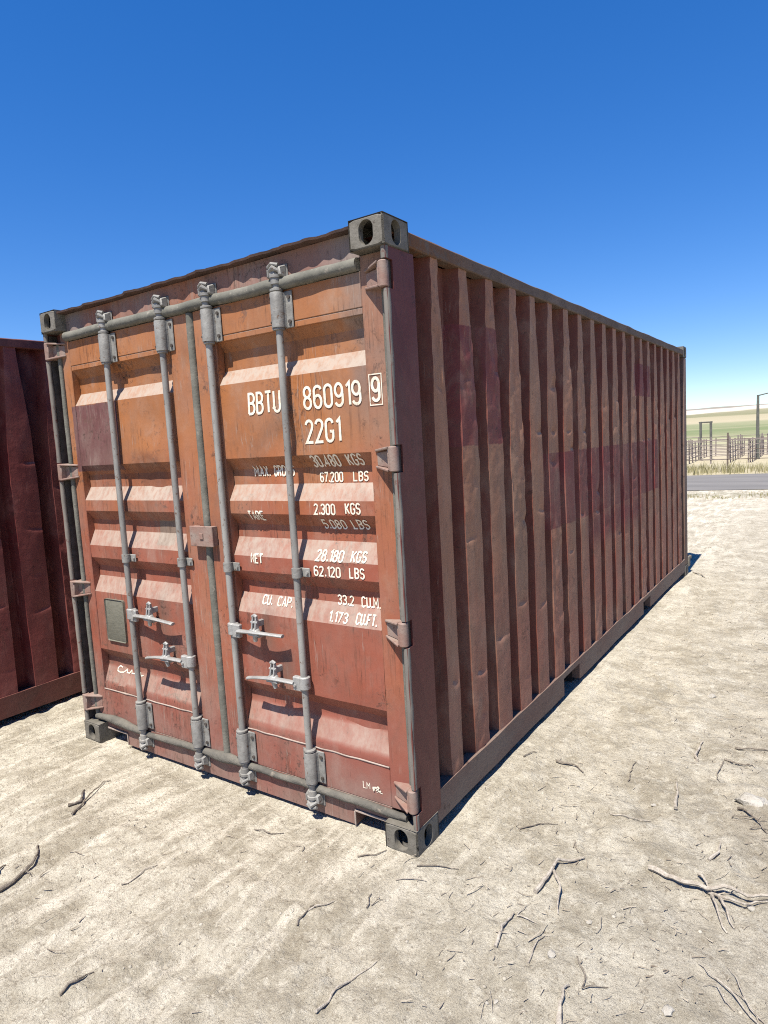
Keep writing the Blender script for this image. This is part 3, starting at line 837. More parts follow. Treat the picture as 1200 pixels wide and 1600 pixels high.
def stroke(bm, pts, wd, lay):
    L = len(pts); left = []; right = []
    closed = L > 3 and (Vector(pts[0])-Vector(pts[-1])).length < 1e-6
    for i in range(L):
        p = Vector(pts[i])
        a = Vector(pts[i-1]) if i > 0 else (Vector(pts[-2]) if closed else None)
        b = Vector(pts[i+1]) if i < L-1 else (Vector(pts[1]) if closed else None)
        d1 = (p-a).normalized() if a is not None else None
        d2 = (b-p).normalized() if b is not None else None
        if d1 is None: d1 = d2
        if d2 is None: d2 = d1
        n1 = Vector((-d1.y, d1.x)); n2 = Vector((-d2.y, d2.x)); m = n1+n2
        if m.length < .2: m = n1
        m.normalize()
        k = min(1/max(.35, m.dot(n1)), 2.2)
        left.append(p+m*wd*k); right.append(p-m*wd*k)
    lv = [bm.verts.new((q.x, lay, q.y)) for q in left]; rv = [bm.verts.new((q.x, lay, q.y)) for q in right]
    for i in range(L-1):
        try: bm.faces.new((lv[i], lv[i+1], rv[i+1], rv[i]))
        except ValueError: pass
def draped(bm, parent, on_frame=False, mat=None):
    if not on_frame:
        for z in PZ:
            bmesh.ops.bisect_plane(bm, geom=bm.verts[:]+bm.edges[:]+bm.faces[:], plane_co=(0, 0, z), plane_no=(0, 0, 1), dist=1e-5)
    for v in bm.verts:
        base = YD if on_frame else float(panel_y(np.array([v.co.x]), np.array([v.co.z]))[0])
        v.co.y = base-.0026-v.co.y
    me = bpy.data.meshes.new('lettering'); bm.to_mesh(me); bm.free()
    return put('lettering', me, mat or M_let, parent)
def text(s, x0, x1, z0, z1, wd=.085, on_frame=False, slant=0.0):
    total = 0; last = 0
    for ch in s: total += ADV.get(ch, .66)
    total -= ADV.get(s[-1], .66)-{'.': .04, '1': .24, 'M': .54}.get(s[-1], w_)
    kx = (x1-x0)/total; kz = z1-z0; bm = bmesh.new(); cx = 0; lay = 0
    for ch in s:
        for pl_ in G.get(ch, []):
            P = [(x0+(cx+px)*kx, z0+pz*kz) for px, pz in pl_]
            stroke(bm, P, wd*kz*.5*1.15, lay); lay = (lay+.00025) % .0012
        cx += ADV.get(ch, .66)
    if slant:
        for v in bm.verts: v.co.x += (v.co.z-z0)*slant
    return draped(bm, leafR, on_frame)
text('BBTU', -.838, -.648, 1.896, 1.988, .112)
text('860919', -.505, -.200, 1.894, 1.986, .112)
text('9', -.134, -.100, 1.899, 1.989, .12, True)
bm = bmesh.new(); stroke(bm, [(-.147, 1.882), (-.147, 2.004), (-.087, 2.004), (-.087, 1.882), (-.147, 1.882)], .0022, 0); draped(bm, leafR, True)
text('22G1', -.507, -.316, 1.748, 1.842, .112)
SM = .14
for s, a, b, z0, z1 in (('MAX.', -.882, -.786, 1.604, 1.650), ('GROSS', -.752, -.632, 1.604, 1.650), ('30.480', -.503, -.352, 1.640, 1.688), ('KGS', -.305, -.226, 1.642, 1.688), ('67.200', -.478, -.352, 1.572, 1.612), ('LBS', -.292, -.215, 1.574, 1.612),
                        ('TARE', -.908, -.810, 1.398, 1.440), ('2.300', -.490, -.374, 1.432, 1.476), ('KGS', -.314, -.238, 1.436, 1.480), ('5.080', -.470, -.346, 1.364, 1.404), ('LBS', -.308, -.222, 1.366, 1.406),
                        ('NET', -.908, -.834, 1.192, 1.234), ('28.180', -.500, -.352, 1.224, 1.268), ('KGS', -.306, -.228, 1.228, 1.270), ('62.120', -.510, -.364, 1.156, 1.198), ('LBS', -.312, -.236, 1.158, 1.200),
                        ('CU.', -.878, -.818, .986, 1.026), ('CAP.', -.778, -.686, .986, 1.026), ('33.2', -.418, -.332, 1.024, 1.064), ('CU.M.', -.286, -.188, 1.024, 1.066), ('1.173', -.452, -.350, .950, .990), ('CU.FT.', -.300, -.192, .954, .996)):
    text(s, a, b, z0, z1, SM)
# two rubbed-out stencil marks low on the right leaf and a chalk scrawl on the left one
bm = bmesh.new()
def blot(x0, x1, z0, z1, n):
    for k in range(n):
        xa = random.uniform(x0, x1-.008); za = random.uniform(z0, z1-.008)
        stroke(bm, [(xa, za), (xa+random.uniform(.004, .014), za+random.uniform(-.004, .01))], .0026, .0002*k)
for pl_ in ([(-.312, .235), (-.312, .204), (-.296, .204)], [(-.292, .204), (-.292, .232), (-.284, .218), (-.276, .232), (-.276, .206)]):
    bm.free(); bm = bmesh.new(); stroke(bm, pl_, .0018, 0)
    for v in bm.verts: v.co.y = YD+.0025-.0012-v.co.y
    me = bpy.data.meshes.new('lettering'); bm.to_mesh(me); put('lettering', me, M_let, leafR)
bm.free()
bm = bmesh.new(); blot(-.262, -.212, .200, .235, 22)
for v in bm.verts: v.co.y = YD+.0025-.0012-v.co.y
me = bpy.data.meshes.new('lettering'); bm.to_mesh(me); bm.free(); put('lettering', me, M_let, leafR)
bm = bmesh.new()
scr = [(-2.125, .505), (-2.15, .512), (-2.168, .498), (-2.166, .482), (-2.14, .476), (-2.11, .480), (-2.085, .498), (-2.082, .480), (-2.06, .480), (-2.045, .500), (-2.040, .480), (-2.015, .482), (-2.0, .498), (-1.992, .480), (-1.97, .480), (-1.955, .497), (-1.945, .481), (-1.92, .488)]
stroke(bm, [(a_, b_-.034) for a_, b_ in scr], .0032, 0); draped(bm, leafL)

# ---- corrugated sides
NR = 20
RC = [.394]+[.385+.2785*k for k in range(1, NR)]
def side_mesh(seed, dents, flip=False):
    r = np.random.default_rng(seed)
    zs = np.unique(np.concatenate([np.linspace(.165, 2.50, 230)]))
    nz = len(zs)
    us = [-1, -.8, -.55, -.3, 0, .3, .55, .8, 1]
    cols = []
    def wid(z): return np.interp(z, [.15, .7, 1.6, 1.95, 2.15, 2.42, 2.55], [.158, .170, .176, .160, .128, .084, .076])
    OUT, INN = -.013, -.082
    cols.append((np.full(nz, .2125), np.full(nz, INN-.015)))
    cols.append((np.full(nz, .27), np.full(nz, INN-.015)))
    for k, c in enumerate(RC):
        wz = wid(zs)*(1+.08*(r.random()-.5))*(.64 if k == 0 else 1.0)
        edgeL = (fbm(zs*2.5, zs*0+k*3.1, seed+5, 3)-.5)*.007; edgeR = (fbm(zs*2.5, zs*0+k*3.1+50, seed+6, 3)-.5)*.007
        low = (fbm(zs*1.6, zs*0+k*2.3, seed+7, 3)-.5)*.006
        lst = [(z0, d, a, b) for kk, z0, d, a, b in dents if kk == k]
        for _ in range(int(r.integers(0, 3))):
            lst.append((r.uniform(.35, 2.0), r.uniform(.003, .007), r.uniform(.02, .05), r.uniform(.010, .02)))
        lst = [(q[0], q[1]*.85, min(q[2], .07), max(q[3], .008), r.uniform(-.5, .95), r.uniform(.30, .62), r.uniform(-.018, .018)) for q in lst]
        def dn(u):
            t = np.zeros(nz)
            for z0, d, a, b, uc, us_, sl in lst:
                dz = zs-(z0+sl*(u-uc))
                t -= d*np.where(dz > 0, np.exp(-dz/a), np.exp(dz/b))*math.exp(-((u-uc)/us_)**2)
            return t
        # flattening of one flank, so that a dent reads across the flat
        tilt = (fbm(zs*3, zs*0+k*5.7, seed+9, 2)-.5)*.005
        def X(depth, kk=1.0, u=0.0): return depth+kk*low+dn(u)*(1.0 if kk > .3 else 0)
        s = .030
        cols.append((c-wz/2-s+edgeL*.6, X(np.full(nz, INN), .25)))
        for u in us:
            yy = c+u*wz/2+(edgeL*(1-u)/2+edgeR*(1+u)/2)
            pm = smooth(.50, .66, fbm(zs*1.3, zs*0+k*.9, seed+15, 2))
            crump = (fbm(zs*13, yy*26, seed+21, 3)-.5)*.013*pm + (fbm(zs*5, yy*9, seed+25, 2)-.5)*.004
            bulge = crump+.002*(1-u*u)*(1-.5*smooth(2.0, 2.4, zs))
            cols.append((yy, np.minimum(X(OUT+bulge+tilt*u*.5, .55 if abs(u) == 1 else 1.0, u), -.0045)))
        cols.append((c+wz/2+s+edgeR*.6, X(np.full(nz, INN), .25)))
    cols.append((np.full(nz, LEN-.16), np.full(nz, INN)))
    Y = np.stack([q[0] for q in cols], 1); Xx = np.stack([q[1] for q in cols], 1)
    Zz = np.repeat(zs[:, None], Y.shape[1], 1)
    V = np.stack([Xx.ravel(), Y.ravel(), Zz.ravel()], 1)
    F = grid_faces(nz, Y.shape[1])
    if flip:
        V[:, 0] = -W-V[:, 0]; F = F[:, ::-1]
    return V, F
DENTS = [(4, 1.735, .020, .05, .006), (5, 1.73, .022, .06, .006), (6, 1.73, .020, .05, .006), (7, 1.725, .018, .05, .006), (5, 2.0, .018, .08, .012), (5, 1.55, .016, .05, .02),
         (6, 1.62, .024, .04, .010), (0, .62, .018, .06, .006), (1, .58, .020, .08, .006), (2, .68, .014, .08, .006), (3, .80, .016, .06, .006), (4, .72, .012, .06, .006), (1, .36, .012, .12, .03),
         (1, 1.25, .012, .04, .010), (3, 1.25, .016, .10, .008), (4, 1.28, .014, .05, .008), (8, 1.28, .022, .05, .010), (7, 1.16, .018, .05, .006), (8, 1.14, .018, .05, .006), (13, 1.62, .020, .05, .006),
         (14, 1.62, .020, .04, .006), (17, 1.80, .022, .20, .005), (18, 1.82, .024, .20, .005), (0, 1.95, .012, .10, .01), (2, 2.05, .012, .06, .01), (9, 1.9, .014, .1, .01), (10, 1.95, .012, .1, .012), (6, .95, .014, .08, .01), (10, .9, .016, .06, .008), (12, 1.3, .014, .05, .008)]
v, f = side_mesh(5, DENTS)
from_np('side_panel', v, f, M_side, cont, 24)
v, f = side_mesh(77, [], True)
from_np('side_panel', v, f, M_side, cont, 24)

def rail(x0, x1, z0, z1, mat, name, jag=0.0, y0=.1785, y1=LEN-.1785, seed=1):
    ys_ = np.linspace(y0, y1, 140); V = []
    ring = [(x0, z0), (x1-.004, z0), (x1, z0+.005), (x1, z1-.006), (x1-.006, z1), (x0, z1)]
    for k, (px, pz) in enumerate(ring):
        a = jag*(1.0 if k in (2, 3, 4) else .4)
        V.append(np.stack([px+(fbm(ys_*6, ys_*0+k*.3, seed, 3)-.5)*a*.6, ys_, pz+(fbm(ys_*5, ys_*0+7+k*.2, seed+1, 3)-.5)*a], 1))
    V.append(V[0].copy())
    V = np.concatenate(V); F = grid_faces(len(ring)+1, len(ys_))
    o = from_np(name, V, F, mat, cont, 30)
    return o
rail(-.060, -.003, 2.496, 2.556, M_top, 'top_side_rail', .008, seed=3)
rail(-W+.003, -W+.060, 2.496, 2.556, M_top, 'top_side_rail', .004, seed=6)

# bottom side rails, cut by the two fork pockets
def bottom_rail(x0, x1):
    bm = bmesh.new()
    segs = [(.1785, 1.80, .062), (1.80, 2.12, .168), (2.12, 3.90, .062), (3.90, 4.18, .168), (4.18, LEN-.1785, .062)]
    for a, b, z0 in segs:
        n = max(2, int((b-a)/.12))
        for k in range(n):
            box(bm, x0, x1, a+(b-a)*k/n, a+(b-a)*(k+1)/n, z0, .203)
    bmesh.ops.remove_doubles(bm, verts=bm.verts[:], dist=.0004)
    # drop the inner partitions between the segments
    dead = [f for f in bm.faces if len(f.edges) == 4 and all(len(e.link_faces) > 2 for e in f.edges)]
    bmesh.ops.delete(bm, geom=dead, context='FACES')
    xo = max(x0, x1) if x1 > -1 else min(x0, x1)
    for v in bm.verts:
        y = v.co.y
        if abs(v.co.x-xo) < .001:
            v.co.x += (float(fbm(np.array([y*2.5]), np.array([1.5]), 7, 3)[0])-.5)*.012-.002
        if v.co.z > .2:
            v.co.z += (float(fbm(np.array([y*4.]), np.array([4.5]), 8, 3)[0])-.5)*.014
        elif v.co.z < .1:
            v.co.z += (float(fbm(np.array([y*2.]), np.array([8.5]), 9, 3)[0])-.5)*.014
    return from_bm('bottom_side_rail', bm, M_rail, cont, 25)
bottom_rail(-.058, -.001); bottom_rail(-W+.001, -W+.058)
for a, b in ((1.80, 2.12), (3.90, 4.18)):
    bm = bmesh.new()
    box(bm, -W+.06, -.06, a-.004, b+.004, .1665, .1685); box(bm, -W+.06, -.06, a-.004, a-.0005, .03, .1670); box(bm, -W+.06, -.06, b+.0005, b+.004, .03, .1670)
    from_bm('fork_pocket', bm, M_under, cont, 0)
bm = bmesh.new(); box(bm, -W+.06, -.06, .18, LEN-.18, .170, .198); from_bm('floor', bm, M_under, cont, 0)
for y in np.arange(.45, 5.8, .36):
    if any(a-.06 < y < b+.06 for a, b in ((1.80, 2.12), (3.90, 4.18))): continue
    bm = bmesh.new(); box(bm, -W+.06, -.06, y, y+.045, .052, .1698); from_bm('floor_crossmember', bm, M_under, cont, 0)

# roof sheet and closed far end
ry = np.linspace(.10, LEN-.10, 300); rx = np.linspace(-W+.03, -.03, 12)
RX_, RY_ = np.meshgrid(rx, ry)
RZ_ = 2.545+.02*np.clip(np.sin(RY_*30)*1.6, -1, 1)*.5*smooth(0, .1, RX_+W-.03)*(1-smooth(-.13, -.03, RX_))
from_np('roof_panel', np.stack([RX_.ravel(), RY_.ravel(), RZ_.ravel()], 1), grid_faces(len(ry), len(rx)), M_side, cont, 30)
ex = np.linspace(-W+.11, -.11, 160); ez = np.linspace(.12, 2.52, 6)
EX, EZ = np.meshgrid(ex, ez)
EY = LEN-.035+.022*np.clip(np.sin(EX*26)*1.8, -1, 1)
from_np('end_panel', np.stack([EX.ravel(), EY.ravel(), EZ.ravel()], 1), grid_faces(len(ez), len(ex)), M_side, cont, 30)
bm = bmesh.new()
box(bm, -W+.163, -.163, LEN-.06, LEN-.004, 2.48, 2.585, .004); box(bm, -W+.163, -.163, LEN-.06, LEN-.004, .02, .14, .004)
from_bm('end_rail', bm, M_rail, cont, 30)
bm = bmesh.new(); box(bm, -.10, .012, LEN+.001, LEN+.07, .085, .20, .006); box(bm, -.06, .02, LEN+.071, LEN+.10, .165, .205, .006)
from_bm('lashing_bracket', bm, M_cast, cont, 30)

# ---- the neighbour: a copy of the same kind of container in dark maroon paint, standing beside it
cont2 = bpy.data.objects.new('shipping_container', None); col.objects.link(cont2)
tag(cont2, 'dark maroon shipping container standing close beside the orange doors, ribbed side showing', 'container')
cont2.location = (-3.092, .140-RC[4]+.005, .0)
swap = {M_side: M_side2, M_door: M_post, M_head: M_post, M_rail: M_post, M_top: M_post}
def copy_part(o, parent):
    c = o.copy(); col.objects.link(c); c.parent = parent
    m = o.data.materials[0]
    if m in swap:
        c.material_slots[0].link = 'OBJECT'; c.material_slots[0].material = swap[m]
    for ch in o.children:
        if ch.name.split('.')[0] not in ('lettering', 'data_plate', 'plate_line'):
            copy_part(ch, c)
for ch in list(cont.children):
    if ch.name.split('.')[0] != 'lashing_bracket':
        copy_part(ch, cont2)

# ------------------------------------------------------------------ branches and twigs on the dirt
def stick(name, label, cat, lines, r0, mat, group=None, lift=0.0):
    bm = bmesh.new()
    for li, pl_ in enumerate(lines):
        P = [Vector((a, b, 0)) for a, b in pl_]
        pts = []
        for i in range(len(P)-1):
            n = max(2, int((P[i+1]-P[i]).length/.02))
            for k in range(n): pts.append(P[i].lerp(P[i+1], k/n))
        pts.append(P[-1])
        N = len(pts); rr = r0*.70*(1.0 if li == 0 else .60); rd = []
        sd = random.uniform(0, 50)
        for i, p in enumerate(pts):
            u = i/(N-1)
            r = rr*(1-.6*u)*(1+.8*(float(fbm(np.array([u*9+sd]), np.array([sd]), 5, 3)[0])-.5))
            p.x += (float(fbm(np.array([u*5+sd]), np.array([2.5]), 6, 3)[0])-.5)*.022
            p.y += (float(fbm(np.array([u*5+sd]), np.array([9.5]), 6, 3)[0])-.5)*.022
            p.z = gz(p.x, p.y)+r*.55+.002+lift*.7*math.sin(u*math.pi)+max(0, (float(fbm(np.array([u*4+sd]), np.array([1.5]), 8, 2)[0])-.45))*r0*2.5
            rd.append(r)
        tube(bm, pts, rd, 7)
    o = from_bm(name, bm, mat, None, 50)
    # origin at the stick itself
    c = Vector((lines[0][0][0], lines[0][0][1], 0))
    o.data.transform(Matrix.Translation(-c)); o.location = c
    return tag(o, label, cat, group)
P_, D_ = M_stick_p, M_stick_d
stick('branch', 'dark forked twig in front of the left door', 'branch', [[(-1.719, -0.53), (-1.698, -0.474), (-1.802, -0.394)], [(-1.624, -0.562), (-1.716, -0.417), (-1.796, -0.281), (-1.775, -0.257)]], .012, D_, lift=.012)
stick('branch', 'long curved grey branch with a small side shoot', 'branch', [[(-1.357, -1.077), (-1.344, -1.034), (-1.345, -0.983), (-1.368, -0.928), (-1.386, -0.884), (-1.436, -0.83), (-1.532, -0.78)], [(-1.368, -0.933), (-1.321, -0.917)]], .013, D_, lift=.01)
stick('branch', 'short grey stick lying close to the long curved branch', 'stick', [[(-1.461, -1.004), (-1.481, -0.969), (-1.513, -0.932)]], .009, D_, lift=.006)
stick('twig', 'bare dark twig alone on smooth sand, bent near one tip', 'twig', [[(-0.655, -1.174), (-0.64, -1.101), (-0.639, -1.067)]], .007, D_, lift=.008)
stick('branch', 'pale bare branch forked like a Y, three thin arms', 'branch', [[(0.491, 0.047), (0.507, 0.184), (0.502, 0.249), (0.592, 0.335)], [(0.515, 0.192), (0.559, 0.117), (0.602, -0.015)]], .014, P_, lift=.02)
stick('branch', 'straight pale stick lying just beyond one arm of the Y-shaped branch', 'stick', [[(0.474, -0.28), (0.467, -0.195), (0.463, -0.102)]], .010, P_, lift=.006)
stick('branch', 'thick bleached branch with several splintered arms, the biggest on the ground', 'branch', [[(0.82, 0.395), (0.875, 0.385), (0.956, 0.367), (1.03, 0.371), (1.108, 0.385), (1.228, 0.418), (1.323, 0.444)], [(1.036, 0.382), (1.09, 0.345), (1.143, 0.35), (1.23, 0.4)], [(1.05, 0.374), (1.075, 0.28), (1.12, 0.198)], [(1.081, 0.348), (1.135, 0.22)], [(0.99, 0.442), (1.044, 0.386)]], .0145, P_, lift=.03)
stick('branch', 'curved pale stick lying beside a bent thin twig', 'stick', [[(0.767, -0.478), (0.745, -0.396), (0.737, -0.34), (0.741, -0.296)]], .013, P_, lift=.012)
stick('branch', 'stubby pale stick, slightly bent, away from other wood', 'stick', [[(0.83, 1.408), (0.82, 1.508), (0.826, 1.644)]], .013, P_, lift=.012)
stick('branch', 'pale stick with one blackened end', 'stick', [[(0.829, 0.862), (0.817, 0.993), (0.79, 1.127)]], .012, P_, lift=.012)
stick('branch', 'dark curved stick next to the container’s long side', 'stick', [[(0.218, 1.042), (0.307, 1.045), (0.365, 1.02)]], .010, D_, lift=.012)
stick('branch', 'long rough twig half sunk in the sand before the near corner', 'twig', [[(0.117, -0.797), (0.114, -0.741), (0.126, -0.658), (0.143, -0.588), (0.165, -0.533)]], .0075, P_, lift=.0)
stick('dry_stalks', 'spray of thin dry stalks fanning out from one point', 'stalks', [[(1.253, -0.156), (1.163, -0.077), (1.062, -0.012)], [(1.246, -0.136), (1.186, -0.043), (1.143, 0.036)], [(1.176, -0.129), (1.124, -0.079), (1.092, -0.088)], [(1.269, -0.131), (1.21, -0.089), (1.146, -0.045)]], .005, P_, lift=.02)
stick('dry_stalks', 'tangle of three dark stalks beside a flat white rock', 'stalks', [[(1.076, 0.976), (1.147, 0.91), (1.192, 0.846)], [(1.051, 0.899), (1.11, 0.911), (1.181, 0.929)], [(1.124, 0.858), (1.195, 0.867)]], .008, D_, lift=.02)
stick('branch', 'short crooked pale stick just beyond the biggest branch', 'stick', [[(1.011, 0.554), (1.036, 0.629), (1.035, 0.702)]], .010, P_, lift=.012)
stick('branch', 'dark stalk lying farther along the brownish dirt of a close pair', 'stick', [[(0.981, 1.638), (1.048, 1.642), (1.135, 1.657)]], .009, D_, lift=.012)
stick('branch', 'dark sagging stalk next to the thin elbow-shaped twig', 'stick', [[(0.956, 1.474), (1.024, 1.453), (1.086, 1.472)]], .009, D_, lift=.012)
thin = [('two thin twigs crossing beside the straight pale stick', [[(0.479, -0.107), (0.553, -0.098)], [(0.479, -0.107), (0.497, -0.017)]]),
        ('thin dark twig pointing at the near bottom corner casting', [[(-0.222, -0.12), (-0.167, -0.073), (-0.148, -0.021)]]),
        ('thin straight twig right below the near bottom corner casting', [[(0.026, -0.044), (0.121, -0.001), (0.175, 0.018)]]),
        ('thin level twig a hand below the near bottom corner casting', [[(-0.011, -0.163), (0.039, -0.131), (0.097, -0.104)]]),
        ('small V of two thin twigs out in front of the near corner', [[(-0.012, -0.349), (-0.038, -0.278)], [(-0.008, -0.327), (0.014, -0.275)]]),
        ('thin straight twig touching a second, bent one', [[(-0.187, -0.551), (-0.194, -0.441)]]),
        ('thin bent twig touching a second, straight one', [[(-0.186, -0.476), (-0.159, -0.434), (-0.14, -0.386)]]),
        ('dark crumpled twig below the right door', [[(-0.769, -0.188), (-0.675, -0.174), (-0.629, -0.139)]]),
        ('thin crescent twig beside a stubby pale stick and the container’s side', [[(0.585, 1.03), (0.566, 1.127), (0.573, 1.235)]]),
        ('long thin wavy twig on bare dirt midway along the side', [[(0.587, 0.697), (0.673, 0.69), (0.756, 0.725)]]),
        ('thin twig curving away above the Y-shaped branch', [[(0.284, 0.402), (0.331, 0.48), (0.404, 0.524)]]),
        ('thin twig bent into a long hook', [[(0.723, -0.183), (0.768, -0.236), (0.777, -0.301), (0.844, -0.24)]]),
        ('thin pale twig between the straight pale stick and the hooked one', [[(0.6, -0.284), (0.587, -0.176), (0.596, -0.133)]]),
        ('small dark twig almost under the container’s long side', [[(0.065, 0.96), (0.101, 1.054)]]),
        ('thin twig kinked like an elbow', [[(0.956, 1.431), (0.945, 1.262), (0.968, 1.21)]]),
        ('thin straight twig lying in front of the left door’s foot', [[(-0.953, -0.737), (-0.937, -0.668), (-0.933, -0.587)]])]
for i, (lb, ln) in enumerate(thin):
    stick('twig', lb, 'twig', ln, .0048, D_ if i % 3 else P_, None, .006)
stick('branch', 'thin pale stick leaning out at the container’s far corner', 'stick', [[(.05, 6.10), (.14, 6.0), (.20, 5.86)]], .014, P_, lift=.02)

# litter nobody could count: twig crumbs, straw and pebbles
def scatter(n, boxr, dens):
    out = []
    while len(out) < n:
        x = rng.uniform(boxr[0], boxr[1]); y = rng.uniform(boxr[2], boxr[3])
        if -2.5 < x < .02 and 0 < y < 6.1: continue
        if -5.6 < x < -3.0 and y > -1.4: continue
        if rng.random() < dens(x, y): out.append((x, y))
    return np.array(out)
def twig_litter():
    pts = scatter(2700, (-2.6, 2.2, -1.6, 7), lambda x, y: (.18 if x < .2 else .55+.45*float(x > .9))*float(vnoise(np.array([x*2.2]), np.array([y*2.2]), 9)[0])**1.2)
    V = []; F = []; k = 0
    zz = gheight(pts[:, 0], pts[:, 1])
    for (x, y), z in zip(pts, zz):
        L = rng.uniform(.008, .035)*(1+rng.random()**4*2.5); a = rng.uniform(0, math.pi) if rng.random() < .5 else rng.normal(1.2, .5)
        r = rng.uniform(.0008, .0024); d = np.array([math.cos(a), math.sin(a), rng.uniform(-.12, .25)]); n = np.array([-math.sin(a), math.cos(a), 0])
        bend = n*rng.uniform(-.12, .12)*L
        p0 = np.array([x, y, z+r+.004]); P = [p0, p0+d*L*.5+bend, p0+d*L]
        for q, rr in zip(P, (r, r*.9, r*.5)):
            V += [q+n*rr, q+np.array([0, 0, rr*1.6]), q-n*rr]
        for s in (0, 3):
            F += [(k+s, k+s+1, k+s+4, k+s+3), (k+s+1, k+s+2, k+s+5, k+s+4)]
        k += 9
    return np.array(V), np.array(F)
v, f = twig_litter()
o = from_np('twig_litter', v, f, M_litter, smooth=180)
tag(o, 'thin scattered twig crumbs and straw over the dirt', 'litter', kind='stuff')
def rock_template(seed, n=1):
    bm = bmesh.new(); bmesh.ops.create_icosphere(bm, subdivisions=n, radius=1.0)
    r = random.Random(seed)
    for vv in bm.verts: vv.co *= r.uniform(.72, 1.15); vv.co.z *= .7
    V = np.array([tuple(q.co) for q in bm.verts]); F = np.array([[q.index for q in ff.verts] for ff in bm.faces]); bm.free()
    return V, F
T = [rock_template(i) for i in range(8)]
def pebbles():
    pts = scatter(5200, (-2.7, 2.4, -1.6, 8), lambda x, y: float(vnoise(np.array([x*3]), np.array([y*3]), 19)[0])**1.4)
    zz = gheight(pts[:, 0], pts[:, 1]); Vs = []; Fs = []; k = 0
    for i, ((x, y), z) in enumerate(zip(pts, zz)):
        v0, f0 = T[i % 8]; s = .0018+.008*rng.random()**4.0
        a = rng.uniform(0, 6.28); ca, sa = math.cos(a), math.sin(a)
        V = np.stack([v0[:, 0]*ca-v0[:, 1]*sa, v0[:, 0]*sa+v0[:, 1]*ca, v0[:, 2]], 1)*s+[x, y, z+s*.05]
        Vs.append(V); Fs.append(f0+k); k += len(v0)
    return np.concatenate(Vs), np.concatenate(Fs)
v, f = pebbles()
o = from_np('pebbles', v, f, M_pebble)
tag(o, 'loose pebbles and small clods over the dirt', 'pebbles', kind='stuff')
STONES = [((1.114, 1.074), .068, 'flat white rock half buried beside dark stalks'), ((1.019, -.238), .022, 'rounded white stone near the fanned dry stalks'),
          ((1.18, .368), .018, 'small white stone tucked against the biggest branch'), ((.707, .012), .013, 'small pale stone by the foot of the Y-shaped branch'),
          ((.652, -.217), .020, 'flat pale stone by the hooked thin twig'), ((.735, .892), .014, 'small white stone near the stick with a blackened end'),
          ((.566, -.468), .010, 'larger white pebble of a close pair on bare sand'), ((.546, -.492), .008, 'smaller white pebble of a close pair on bare sand'),
          ((.773, 2.335), .033, 'pale stone out on the dirt well along the container’s side')]
for i, ((x, y), s, lb) in enumerate(STONES):
    v0, f0 = rock_template(100+i, 2)
    V = v0*s*np.array([1, .75, .62])
    o = from_np('stone', V, f0, M_stone, smooth=45)
    o.location = (x, y, gz(x, y)+s*.12); o.rotation_euler.z = i*1.3
    tag(o, lb, 'stone')

# ------------------------------------------------------------------ beyond the road
def blades(n, x0, x1, yf, hmin, hmax, wid, spread=7.0):
    V = []; F = []; k = 0
    cl = [(rng.uniform(x0, x1), rng.random()**1.6) for _ in range(n//14)]
    for cx, cy in cl:
        y0 = yf(cx)+cy*spread; H0 = rng.uniform(hmin, hmax)*(1.15-.5*cy)
        for _ in range(14):
            x = cx+rng.normal(0, .22); y = y0+rng.normal(0, .22); h = H0*rng.uniform(.5, 1.1)
            z = gz(x, y); lx, ly = rng.normal(0, .22)*h, rng.normal(0, .22)*h; w = wid*rng.uniform(.6, 1.3)
            a = rng.uniform(0, 3.14); cx_, cy_ = math.cos(a)*w, math.sin(a)*w
            V += [(x-cx_, y-cy_, z-.02), (x+cx_, y+cy_, z-.02), (x+lx*.4+cx_*.7, y+ly*.4+cy_*.7, z+h*.55), (x+lx*.4-cx_*.7, y+ly*.4-cy_*.7, z+h*.55), (x+lx, y+ly, z+h)]
            F += [(k, k+1, k+2, k+2), (k, k+2, k+3, k+3), (k+3, k+2, k+4, k+4)]
            k += 5
    F = np.array(F)[:, :3]
    return np.array(V), F
v, f = blades(7000, -16, 10, lambda x: 22.6+.16*x, .18, .48, .014)
o = from_np('dry_grass', v, f, M_straw)
tag(o, 'yellow dry grass along the far edge of the road', 'grass', kind='stuff')
v, f = blades(2200, -9, 8, lambda x: 14.6+.12*x, .03, .09, .010, 1.3)
o = from_np('roadside_weeds', v[:], f, M_straw)
tag(o, 'low sparse weeds along the near edge of the road', 'weeds', kind='stuff')

def fence(label, p0, p1, npost, hgt, rails, rr, mat, extra=None, prot=.05, name='corral_fence'):
    e = bpy.data.objects.new(name, None); col.objects.link(e); tag(e, label, 'fence')
    A = Vector(p0); B = Vector(p1); e.location = (A.x, A.y, gz(A.x, A.y))
    o0 = Vector(e.location); tops = []
    for i in range(npost):
        p = A.lerp(B, i/(npost-1)); z = gz(p.x, p.y); h = hgt*random.uniform(.92, 1.15)
        bm = bmesh.new(); tube(bm, [Vector((p.x, p.y, z-.1))-o0, Vector((p.x+random.uniform(-.05, .05), p.y, z+h))-o0], prot, 6)
        from_bm('post', bm, mat, e, 40); tops.append((p, z))
    for r in rails:
        bm = bmesh.new()
        tube(bm, [Vector((p.x, p.y-prot-rr*.5, z+hgt*r+random.uniform(-.03, .03)))-o0 for p, z in tops], rr, 5)
        from_bm('rail', bm, mat, e, 40)
    return e
fence('thin post-and-wire fence nearest the far edge of the road', (-15, 27.0), (8, 31.5), 12, 1.35, (.3, .6, .9), .010, M_wire, prot=.035, name='wire_fence')
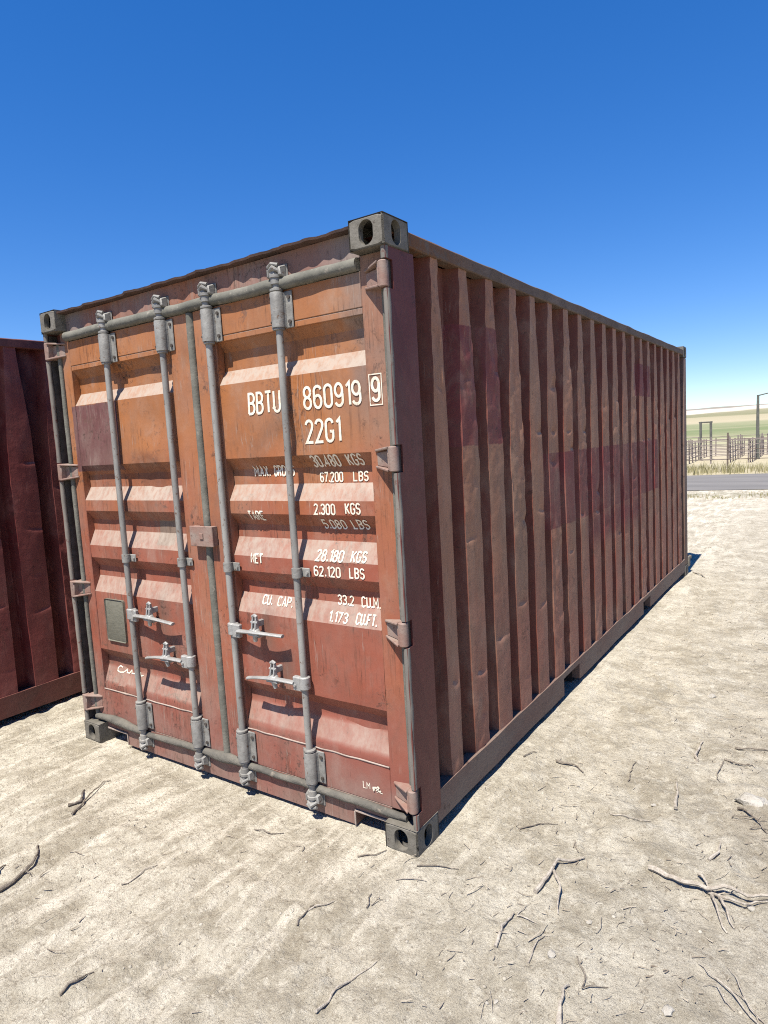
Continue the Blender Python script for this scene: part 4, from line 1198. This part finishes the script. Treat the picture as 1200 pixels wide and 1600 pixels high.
fence('timber corral fence in front of the other pens', (-15, 41.0), (5, 44.5), 11, 1.45, (.18, .38, .58, .78, .97), .020, M_fence, prot=.04)
fence('middle timber corral fence, seen through the front one', (-17, 47.5), (4, 50.5), 13, 1.5, (.2, .42, .64, .86), .020, M_fence, prot=.04)
fence('rearmost timber corral fence before the green field', (-19, 55.0), (4, 58.0), 14, 1.6, (.2, .4, .6, .8, .98), .022, M_fence, prot=.04)
fence('corral fence running away from the road between two pens', (-4.1, 43.0), (-4.6, 56.5), 8, 1.5, (.2, .42, .64, .86), .020, M_fence, prot=.04)
fence('corral fence running back beside the tall dark pole', (-2.9, 43.2), (-3.3, 57.0), 8, 1.5, (.2, .42, .64, .86), .020, M_fence, prot=.04)
fence('corral fence closing the pen behind the gate frame', (-6.4, 42.6), (-7.2, 56.0), 8, 1.5, (.2, .42, .64, .86), .020, M_fence, prot=.04)
# gate frame of two posts and a beam
def local_obj(name, base, parts, mats, label, cat):
    e = bpy.data.objects.new(name, None); col.objects.link(e); e.location = base; tag(e, label, cat)
    for (nm, pts, rad), m in zip(parts, mats):
        bm = bmesh.new(); tube(bm, pts, rad, 8); from_bm(nm, bm, m, e, 40)
    return e
gxb, gyb = -6.68, 50.0
local_obj('gate_frame', (gxb, gyb, gz(gxb, gyb)), [('post', [(0, 0, -.1), (0, 0, 2.75)], .085), ('post', [(.62, .3, -.1), (.62, .3, 2.75)], .085), ('beam', [(-.1, -.05, 2.70), (.72, .35, 2.70)], .05)], [M_pole]*3, 'dark gate frame of two posts and a crossbeam over the pens', 'gate')
pxb, pyb = -3.02, 49.0
local_obj('lamp_post', (pxb, pyb, gz(pxb, pyb)), [('pole', [(0, 0, -.1), (0, 0, 2.2), (.02, 0, 4.3)], [.12, .10, .075]), ('arm', [(.02, 0, 4.26), (.55, 0, 4.36), (1.15, 0, 4.47)], [.040, .035, .035]), ('lamp_head', [(1.05, 0, 4.50), (1.2, 0, 4.50), (1.6, 0, 4.54)], [.06, .11, .07])], [M_pole]*3, 'tall dark lamp post with one arm rising out of the pens', 'lamp post')
